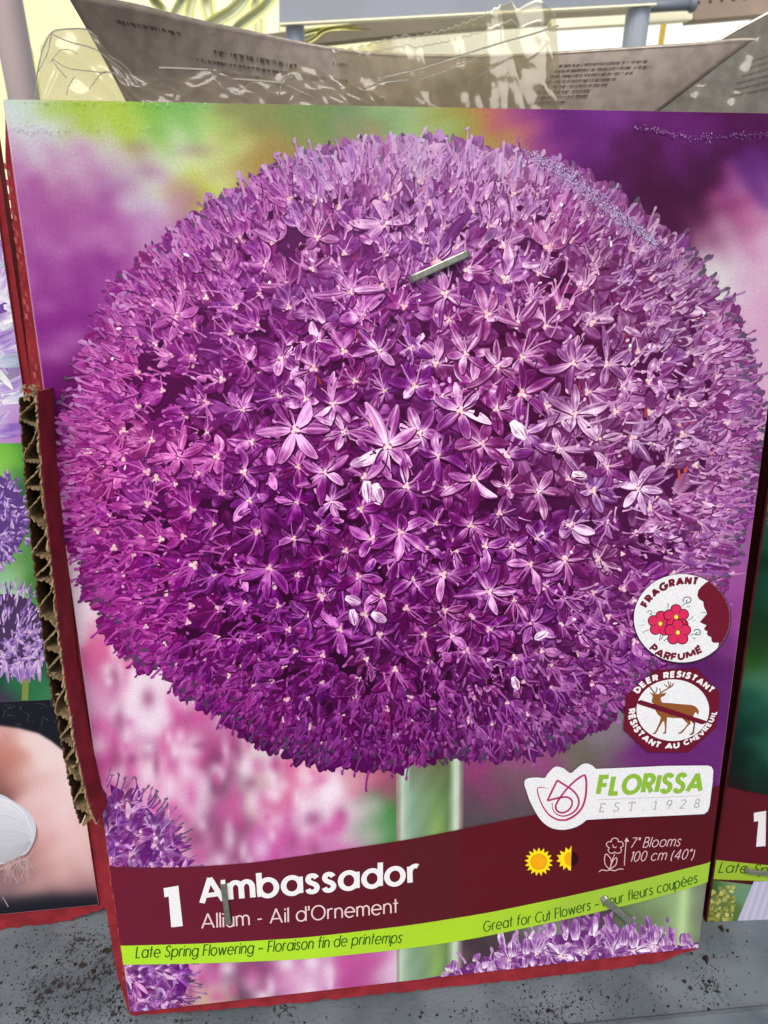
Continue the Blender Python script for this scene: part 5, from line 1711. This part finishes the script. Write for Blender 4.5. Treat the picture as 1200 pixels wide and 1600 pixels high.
def text_line(G, u0, u1, v, h, dens=.75, tmb=None):
    """faded small print: rows of unreadable word-like marks as in the photograph"""
    tmb = tmb or tm
    u = u0
    while u < u1:
        w = rng.uniform(.004, .012)
        k = 0
        x = u
        while x < u + w:
            l = rng.uniform(.0008, .0018)
            if rng.random() < dens:
                strip_on(tmb, G, x, x + l, v + rng.uniform(0, h * .25), v + rng.uniform(0, h * .25), h * rng.uniform(.5, 1), n=1)
            x += l * 1.25
        u += w + .0025
text_line(G, .06, .16, .12, .03); text_line(G, .20, .34, .20, .04); text_line(G, .17, .42, .285, .028); text_line(G, .17, .27, .36, .026)
text_line(G, .395, .42, .13, .03)
for k in range(8):
    text_line(G, .735, .90 - .012 * k + rng.uniform(-.03, .02), .13 + .052 * k, .022, .8)
for k in range(3):
    text_line(G, .72, .80, .60 + .05 * k, .02, .6)
tx = tm.build('faded_text', text_ink, cardm)
em = MB()
strip_on(em, G, .0, 1, 0.0, 0.0, .012, 0.0007, n=60)
em.build('cut_edge', pale_edge, cardm)
wm = MB()  # white strips painted for the light showing through two slots
strip_on(wm, G, .095, .185, .395, .355, .012, 0.0007, n=8)
strip_on(wm, G, .225, .315, .40, .375, .014, 0.0007, n=8)
wm.build('painted_slot_light', mat('slot_glint', rgb(232, 228, 220), .4, .4), cardm)

# second card at the right, grey, behind clear film
c2t = np.array([(1060, 110), (1110, 70), (1150, 45), (1200, 18), (1300, -40)], float)
c2b = np.array([(1000, 240), (1060, 242), (1120, 244), (1200, 246), (1320, 250)], float)
G2 = sheet(c2t, c2b, [.20, .205, .205, .205, .20], [.205, .205, .205, .205, .205], 30, 20)
card2 = mesh_obj('information_card', G2.reshape(-1, 3), grid_faces(20, 30), mat('dark_chipboard', rgb(112, 108, 100), .9, .1, var=.12, scale=300, bump=.3), None, True)
s2_ = card2.modifiers.new('thickness', 'SOLIDIFY')
s2_.thickness = .0006
s2_.offset = 0
tag(card2, 'flat grey card with rows of small print in the top right corner', 'card')
t2 = MB()
for k in range(6):
    text_line(G2, .50 - .02 * k, .95, .30 + .045 * k, .018, .8, t2)
t2.build('faded_text', text_ink, card2)
e2 = MB()
strip_on(e2, G2, 0, 1, 0, 0, .018, 0.0007, n=20)
e2.build('cut_edge', mat('bright_cut_edge', rgb(240, 236, 220), .8), card2)

def film_material(name, tint, body, milky, rough=.12):
    m = bpy.data.materials.new(name)
    m.use_nodes = True
    nt = m.node_tree
    nt.nodes.remove(nt.nodes['Principled BSDF'])
    out = nt.nodes['Material Output']
    tr = nt.nodes.new('ShaderNodeBsdfTransparent')
    tr.inputs[0].default_value = (*tint, 1)
    tl = nt.nodes.new('ShaderNodeBsdfTranslucent')
    tl.inputs[0].default_value = (*body, 1)
    df = nt.nodes.new('ShaderNodeBsdfDiffuse')
    df.inputs[0].default_value = (*body, 1)
    gl = nt.nodes.new('ShaderNodeBsdfGlossy')
    gl.inputs['Roughness'].default_value = rough
    fr = nt.nodes.new('ShaderNodeFresnel')
    fr.inputs[0].default_value = 1.36
    m1 = nt.nodes.new('ShaderNodeMixShader'); m1.inputs[0].default_value = .06
    m2 = nt.nodes.new('ShaderNodeMixShader'); m2.inputs[0].default_value = milky
    m3 = nt.nodes.new('ShaderNodeMixShader')
    nt.links.new(tl.outputs[0], m1.inputs[1]); nt.links.new(df.outputs[0], m1.inputs[2])
    nt.links.new(tr.outputs[0], m2.inputs[1]); nt.links.new(m1.outputs[0], m2.inputs[2])
    nt.links.new(fr.outputs[0], m3.inputs[0])
    nt.links.new(m2.outputs[0], m3.inputs[1]); nt.links.new(gl.outputs[0], m3.inputs[2])
    nt.links.new(m3.outputs[0], out.inputs[0])
    tc = nt.nodes.new('ShaderNodeTexCoord')
    n = nt.nodes.new('ShaderNodeTexNoise'); n.inputs['Scale'].default_value = 90; n.inputs['Detail'].default_value = 3; n.inputs['Distortion'].default_value = 1.5
    bp = nt.nodes.new('ShaderNodeBump'); bp.inputs['Strength'].default_value = .06; bp.inputs['Distance'].default_value = .002
    nt.links.new(tc.outputs['Object'], n.inputs['Vector']); nt.links.new(n.outputs[0], bp.inputs['Height'])
    for s in (gl, fr, df):
        nt.links.new(bp.outputs[0], s.inputs['Normal'])
    return m
film = film_material('clear_film', (.93, .93, .91), (.8, .8, .74), .10, .07)
cream_film = film_material('cream_film', (.80, .78, .62), (.92, .89, .68), .24, .07)
def crumple(amp, f, seed):
    r_ = np.random.default_rng(seed)
    K = [(r_.uniform(-f, f), r_.uniform(-f, f), r_.uniform(0, 6.28)) for _ in range(7)]
    def fn(u, v):
        s = sum(np.abs(np.sin(a_ * u * 6 + b_ * v * 3 + c_)) - .6 for a_, b_, c_ in K) / 3
        return np.stack([.3 * s * amp, s * amp, .2 * s * amp], -1)
    return fn
# centre bag: pinked top edge, leaning right
zt = []
for p, q, n in (((520, 78), (567, 70), 6), ((567, 69), (640, 51), 9), ((642, 57), (700, 43), 10), ((700, 43), (760, 20), 10), ((762, 17), (792, 1), 6)):
    for k in range(n):
        t = k / n
        zt.append((p[0] + (q[0] - p[0]) * t, p[1] + (q[1] - p[1]) * t + (3.4 if k % 2 else -1.2)))
zt += [(798, -1), (806, 13), (809, 14), (822, 6), (838, -1), (850, 1), (858, 10), (868, 24)]
Gb = sheet(zt, [(560, 240), (660, 240), (760, 241), (840, 241), (884, 241)], [.163, .165, .168, .168], [.166, .168, .168, .166], 150, 40, crumple(.0011, 3.2, 4))
bag = mesh_obj('plastic_bag', Gb.reshape(-1, 3), grid_faces(40, 150), cream_film, None, True)
tag(bag, 'clear plastic bag with a zigzag cut top edge before the curved grey card', 'bag', 'clear bags of bulbs')
seal = MB()
strip_on(seal, Gb, .0, 1, 0, 0, .014, .0007, n=140)
strip_on(seal, Gb, .1, .92, .07, .13, .012, .0007, n=60)
for pts_, r_ in (([(590, 122), (650, 108), (710, 90), (780, 68), (830, 54), (873, 40)], .00022), ([(640, 128), (690, 112), (760, 84)], .00015), ([(730, 128), (770, 106), (800, 88)], .00013), ([(566, 140), (600, 128), (640, 124)], .0002)):
    seal.tube(W(spline(np.array(pts_, float), 5), np.full((len(pts_) - 1) * 5 + 1, .1640)), r_, 6)
seal.build('sealed_seam', film_material('seam_film', (.95, .95, .9), (.85, .85, .78), .55), bag)
# left bag: crumpled, against the light
lt_ = spline(np.array([(54, 150), (58, 118), (66, 80), (80, 52), (100, 46), (135, 46), (150, 56), (166, 78), (182, 100), (205, 118), (260, 122), (330, 108), (420, 118), (470, 104), (540, 128), (600, 150)], float), 6)
Gl = sheet(lt_, [(60, 236), (160, 236), (260, 238), (420, 240), (600, 240)], [.150, .152, .156, .160, .160], [.156, .158, .160, .160, .160], 120, 40, crumple(.0016, 4.5, 9))
bag2 = mesh_obj('plastic_bag', Gl.reshape(-1, 3), grid_faces(40, 120), film_material('milky_film', (.82, .80, .66), (.94, .92, .74), .32, .08), None, True)
tag(bag2, 'crumpled clear plastic bag beside the grey post, low in front of the curved card', 'bag', 'clear bags of bulbs')
fm = MB()
for pts_, r_ in (([(54, 150), (58, 118), (66, 80), (80, 52), (100, 46), (135, 46), (152, 58)], .0003), ([(80, 53), (110, 66), (150, 78), (190, 108)], .00025), ([(82, 94), (92, 108), (104, 122)], .0002), ([(82, 92), (104, 106), (128, 110), (165, 114)], .0002),
                 ([(78, 98), (96, 78), (118, 82), (124, 96)], .00013), ([(60, 112), (74, 84), (80, 56)], .0002), ([(104, 148), (108, 134), (116, 120)], .0002), ([(140, 138), (160, 114), (182, 116), (210, 130)], .00025), ([(170, 86), (196, 104), (214, 130)], .00022),
                 ([(330, 112), (340, 130), (352, 138), (372, 146)], .00022), ([(436, 150), (440, 132), (448, 122), (458, 118)], .00022), ([(448, 132), (470, 142), (492, 152)], .00028), ([(372, 142), (400, 128), (430, 134)], .00018), ([(240, 122), (262, 134), (290, 150)], .00018)):
    fm.tube(W(spline(np.array(pts_, float), 5), np.full((len(pts_) - 1) * 5 + 1, .1485 if pts_[0][0] < 230 else .156)), r_ * .55, 6)
fm.build('fold', film_material('fold_film', (.9, .9, .86), (.9, .9, .82), .6), bag2)
# right bag with hang holes
rt_ = np.array([(1005, 168), (1040, 140), (1075, 118), (1120, 92), (1200, 50), (1300, -10)], float)
Gr = sheet(rt_, [(1000, 242), (1060, 243), (1120, 244), (1200, 246), (1320, 250)], [.188, .188, .19, .19, .19], [.188, .188, .188, .188], 90, 40, crumple(.0014, 3.0, 12))
hole = lambda u, v: (((u - .20) / .035) ** 2 + ((v - .42) / .16) ** 2 < 1)
F = []
for f in grid_faces(40, 90):
    c = f[0]
    u, v = (c % 90) / 89, (c // 90) / 39
    if not (((u - .215) / .045) ** 2 + ((v - .30) / .14) ** 2 < 1 or ((u - .40) / .03) ** 2 + ((v - .60) / .2) ** 2 < 1):
        F.append(f)
bag3 = mesh_obj('plastic_bag', Gr.reshape(-1, 3), F, film, None, True)
tag(bag3, 'clear plastic bag with punched hanging holes at the top right corner', 'bag', 'clear bags of bulbs')

# ------------------------------------------------------------------ greenhouse behind
def solid_px(px, depth, thick):
    """flat board seen face-on: outline in photo pixels at one distance, with real thickness"""
    f = W(px, np.full(len(px), depth))
    m = MB()
    m.prism(f, f + np.array([0, thick, 0]))
    return m
paint_grey = mat('grey_paint', rgb(120, 128, 138), .5, .4, var=.06, scale=12)
paint_lilac = mat('lilac_grey_paint', rgb(178, 162, 160), .45, .4, var=.06, scale=14)
cream = mat('cream_paint', rgb(236, 232, 200), .6, .3, var=.06, scale=6)
p_t, p_b = W([(2, -60)], np.array([.46]))[0], W([(37, 150)], np.array([.46]))[0]
pc = .5 * (p_t + p_b)
mb = MB()
mb.tube([(p_b[0], p_b[1], -.9), (p_b[0], p_b[1], 0.2), (p_b[0], p_b[1], .9)], .0098, 24)
post = mb.build('metal_post', paint_lilac, None, True)
tag(post, 'round lilac grey metal post rising behind the left end of the front box', 'post')
# plant table: apron and legs
leg_paint = mat('grey_paint_lightened', rgb(176, 184, 194), .5, .4)  # the table's grey, lightened to offset the shade under the apron
dT = .62
table = empty('plant_table', tuple(W([(730, 60)], np.array([dT]))[0]))
tag(table, 'grey painted table with a deep apron and two legs behind the curved card', 'table')
def child(m, name, material, parent):
    o = m.build(name, material, parent)
    o.matrix_parent_inverse = Matrix.Translation(-Vector(parent.location))
    return o
def vert_board(x_px0, x_px1, y_px0, y_px1, depth, thick):
    a_, b_ = W([(x_px0, y_px1)], np.array([depth]))[0], W([(x_px1, y_px0)], np.array([depth]))[0]
    return a_, b_
child(solid_px([(436, -90), (1040, -120), (1026, 4), (437, 35)], dT, .012), 'apron', paint_grey, table)
child(solid_px([(437, 35.4), (1026, 4.4), (1026, 7.4), (437, 38.6)], dT - .001, .010), 'apron_edge', cream, table)
la = W([(458, 30)], np.array([dT]))[0]
m = MB(); m.tube([(la[0], la[1] + .012, -.9), (la[0], la[1] + .012, la[2])], .0085, 18); child(m, 'leg', leg_paint, table)
la = W([(1005, 6)], np.array([dT]))[0]
m = MB(); m.tube([(la[0], la[1] + .012, -.9), (la[0], la[1] + .012, la[2])], .0105, 18); child(m, 'leg', leg_paint, table)

rail_col = mat('weathered_rail', rgb(114, 107, 88), .7, .2, var=.12, scale=10)
rail2 = mat('brown_rail', rgb(150, 132, 116), .7, .2, var=.14, scale=10)
m = solid_px([(380, 58), (470, 46), (640, 26), (800, 12), (1075, -6), (1075, 22), (880, 32), (640, 52), (400, 78)], .95, .03)
o = m.build('rail', rail_col)
tag(o, 'weathered cream rail running level under the grey table apron', 'rail')
m = solid_px([(860, 30), (1000, 22), (1082, 16), (1082, 30), (1000, 36), (862, 44)], .88, .02)
o = m.build('rail', cream)
tag(o, 'narrow cream rail ending at a round knob right of the table leg', 'rail')
m = solid_px([(1078, -20), (1300, -60), (1300, 0), (1200, 21), (1084, 31)], 1.0, .04)
o = m.build('beam', rail2)
tag(o, 'brown perforated beam in the top right corner above the bright window', 'beam')
hm = MB()
for k in range(6):
    c = W([(1092 + k * 18, 4 - k * 1.5)], np.array([.999]))[0]
    hm.tube([c, c + np.array([0, .0006, 0])], .0022, 10)
o = hm.build('hole_row', text_ink, o)
kn = MB()
c = W([(1076, 8)], np.array([.86]))[0]
kn.tube([c + np.array([-.06, 0, -.002]), c + np.array([0, 0, 0])], .006, 16)
kn.tube([c, c + np.array([.004, 0, 0]), c + np.array([.009, 0, 0])], [.0062, .009, .006], 16)
o = kn.build('pipe', paint_grey, None, True)
tag(o, 'short grey pipe with a round end cap beside the brown beam', 'pipe')
m = MB()
a_ = W([(1038, 30)], np.array([1.05]))[0]
m.tube([(a_[0], a_[1], -.9), (a_[0], a_[1], a_[2])], .004, 10)
o = m.build('yellow_stake', mat('yellow_plastic', rgb(226, 196, 84), .5, .3))
tag(o, 'thin yellow stake standing against the bright window right of the table leg', 'stake')

# frosted glazing in a frame
def frosted(name, tint):
    m = bpy.data.materials.new(name)
    m.use_nodes = True
    nt = m.node_tree
    nt.nodes.remove(nt.nodes['Principled BSDF'])
    tl = nt.nodes.new('ShaderNodeBsdfTranslucent')
    df = nt.nodes.new('ShaderNodeBsdfDiffuse')
    tc = nt.nodes.new('ShaderNodeTexCoord')
    n = nt.nodes.new('ShaderNodeTexNoise'); n.inputs['Scale'].default_value = 5
    nt.links.new(tc.outputs['Object'], n.inputs['Vector'])
    r = nt.nodes.new('ShaderNodeValToRGB')
    r.color_ramp.elements[0].position = .35; r.color_ramp.elements[1].position = .65
    r.color_ramp.elements[0].color = (*tint, 1)
    r.color_ramp.elements[1].color = (*(min(1, c * 1.06) for c in tint), 1)
    nt.links.new(n.outputs[0], r.inputs[0])
    for s in (tl, df):
        nt.links.new(r.outputs[0], s.inputs[0])
    mx = nt.nodes.new('ShaderNodeMixShader'); mx.inputs[0].default_value = .6
    nt.links.new(tl.outputs[0], mx.inputs[1]); nt.links.new(df.outputs[0], mx.inputs[2])
    em = nt.nodes.new('ShaderNodeEmission')            # glow added to the panes in place of daylight coming through
    em.inputs['Strength'].default_value = .16
    nt.links.new(r.outputs[0], em.inputs[0])
    ad = nt.nodes.new('ShaderNodeAddShader')
    nt.links.new(mx.outputs[0], ad.inputs[0]); nt.links.new(em.outputs[0], ad.inputs[1])
    nt.links.new(ad.outputs[0], nt.nodes['Material Output'].inputs[0])
    return m
gh = empty('greenhouse_wall', (0, 2.2, -.9))
tag(gh, 'bright cream frosted greenhouse wall far behind the boxes', 'wall')
def ghpart(m, name, material):
    o = m.build(name, material, gh)
    o.matrix_parent_inverse = Matrix.Translation(-Vector(gh.location))
    return o
for i in range(4):
    m = MB(); m.box((-2.4 + i * 1.2 + .02, 2.2, -.5), (-1.2 + i * 1.2 - .02, 2.206, 1.6))
    ghpart(m, 'pane', frosted('frosted_pane', (.92, .90, .64) if i < 2 else (.96, .95, .90)))
m = MB()
for i in range(5):
    m.box((-2.42 + i * 1.2, 2.19, -.9), (-2.38 + i * 1.2, 2.23, 1.6))
ghpart(m, 'frame', cream)
m = MB(); m.box((-2.4, 2.195, -.9), (2.4, 2.225, -.5)); ghpart(m, 'base_board', cream)

# variegated plant between the post and the table
leafm = bpy.data.materials.new('variegated_leaf')
leafm.use_nodes = True
nt = leafm.node_tree
at = nt.nodes.new('ShaderNodeAttribute'); at.attribute_name = 'Col'
nt.links.new(at.outputs['Color'], nt.nodes['Principled BSDF'].inputs['Base Color'])
nt.nodes['Principled BSDF'].inputs['Roughness'].default_value = .45
def leaf_mesh(paths):
    V, F, Cc = [], [], []
    for pts, dep, w in paths:
        p = spline(np.array(pts, float), 7)
        d_ = np.gradient(p, axis=0); d_ /= np.linalg.norm(d_, axis=1)[:, None]
        nr = np.stack([-d_[:, 1], d_[:, 0]], 1)
        t = np.linspace(0, 1, len(p))
        ww = 1.5 * w * np.clip(np.minimum(t * 4 + .5, (1 - t) * 3 + .12), 0, 1)
        k = len(V)
        lat = [-1, -.7, -.65, 0, .65, .7, 1]
        dd = [0, .004, .004, .010, .004, .004, 0]
        for l, dz in zip(lat, dd):
            q = W(p + nr * (ww * l / 2)[:, None], np.full(len(p), dep) + dz + .02 * np.sin(t * 3))
            V += q.tolist()
            edge_ = abs(l) > .68
            Cc += [rgb(250, 244, 160) if edge_ else (rgb(176, 184, 130) if l else rgb(204, 208, 166))] * len(p)
        n_ = len(p)
        for j in range(6):
            for i in range(n_ - 1):
                F.append((k + j * n_ + i, k + j * n_ + i + 1, k + (j + 1) * n_ + i + 1, k + (j + 1) * n_ + i))
    me = bpy.data.meshes.new('leaf')
    me.from_pydata(V, [], F)
    a = me.color_attributes.new('Col', 'FLOAT_COLOR', 'POINT')
    a.data.foreach_set('color', np.c_[np.array(Cc), np.ones(len(Cc))].astype(np.float32).ravel())
    smooth_mesh(me)
    me.materials.append(leafm)
    return me
pl_ = empty('plant', tuple(W([(330, 40)], np.array([.8]))[0]))
tag(pl_, 'strap-leaved plant with yellow-edged green leaves between the post and the grey table', 'plant')
for paths in ([[(300, 60), (340, 34), (372, 12), (388, -20), (380, -60)], .74, 17], [[(360, 50), (395, 26), (420, 4), (436, -30), (440, -60)], .70, 13], [[(232, -30), (240, -2), (254, 16), (262, 30)], .72, 10],
              [[(300, 80), (296, 30), (302, -10), (296, -60)], .78, 12], [[(326, 80), (330, 40), (324, 0), (340, -50)], .84, 15], [[(400, 90), (404, 40), (398, 0), (404, -40)], .86, 13],
              [[(260, 90), (268, 40), (286, 0), (310, -40)], .90, 12], [[(50, 120), (42, 90), (36, 60), (20, 20)], .80, 12], [[(62, 150), (52, 110), (44, 80), (30, 50)], .76, 9],
              [[(470, 70), (490, 60), (510, 46), (560, 40)], .80, 5], [[(450, 66), (476, 52), (520, 44), (580, 46)], .82, 5]):
    me = leaf_mesh([paths])
    o = bpy.data.objects.new('leaf', me)
    link(o, pl_)
    o.matrix_parent_inverse = Matrix.Translation(-Vector(pl_.location))
# pale blocks of pots and foliage beyond, out of focus
m = solid_px([(200, -40), (436, -40), (436, 90), (200, 40)], 1.6, .02)
o = m.build('shade_screen', mat('pale_screen', rgb(214, 216, 190), .8, .2, color2=rgb(236, 234, 206), scale=9))
tag(o, 'pale mottled screen behind the yellow-edged leaves', 'screen')
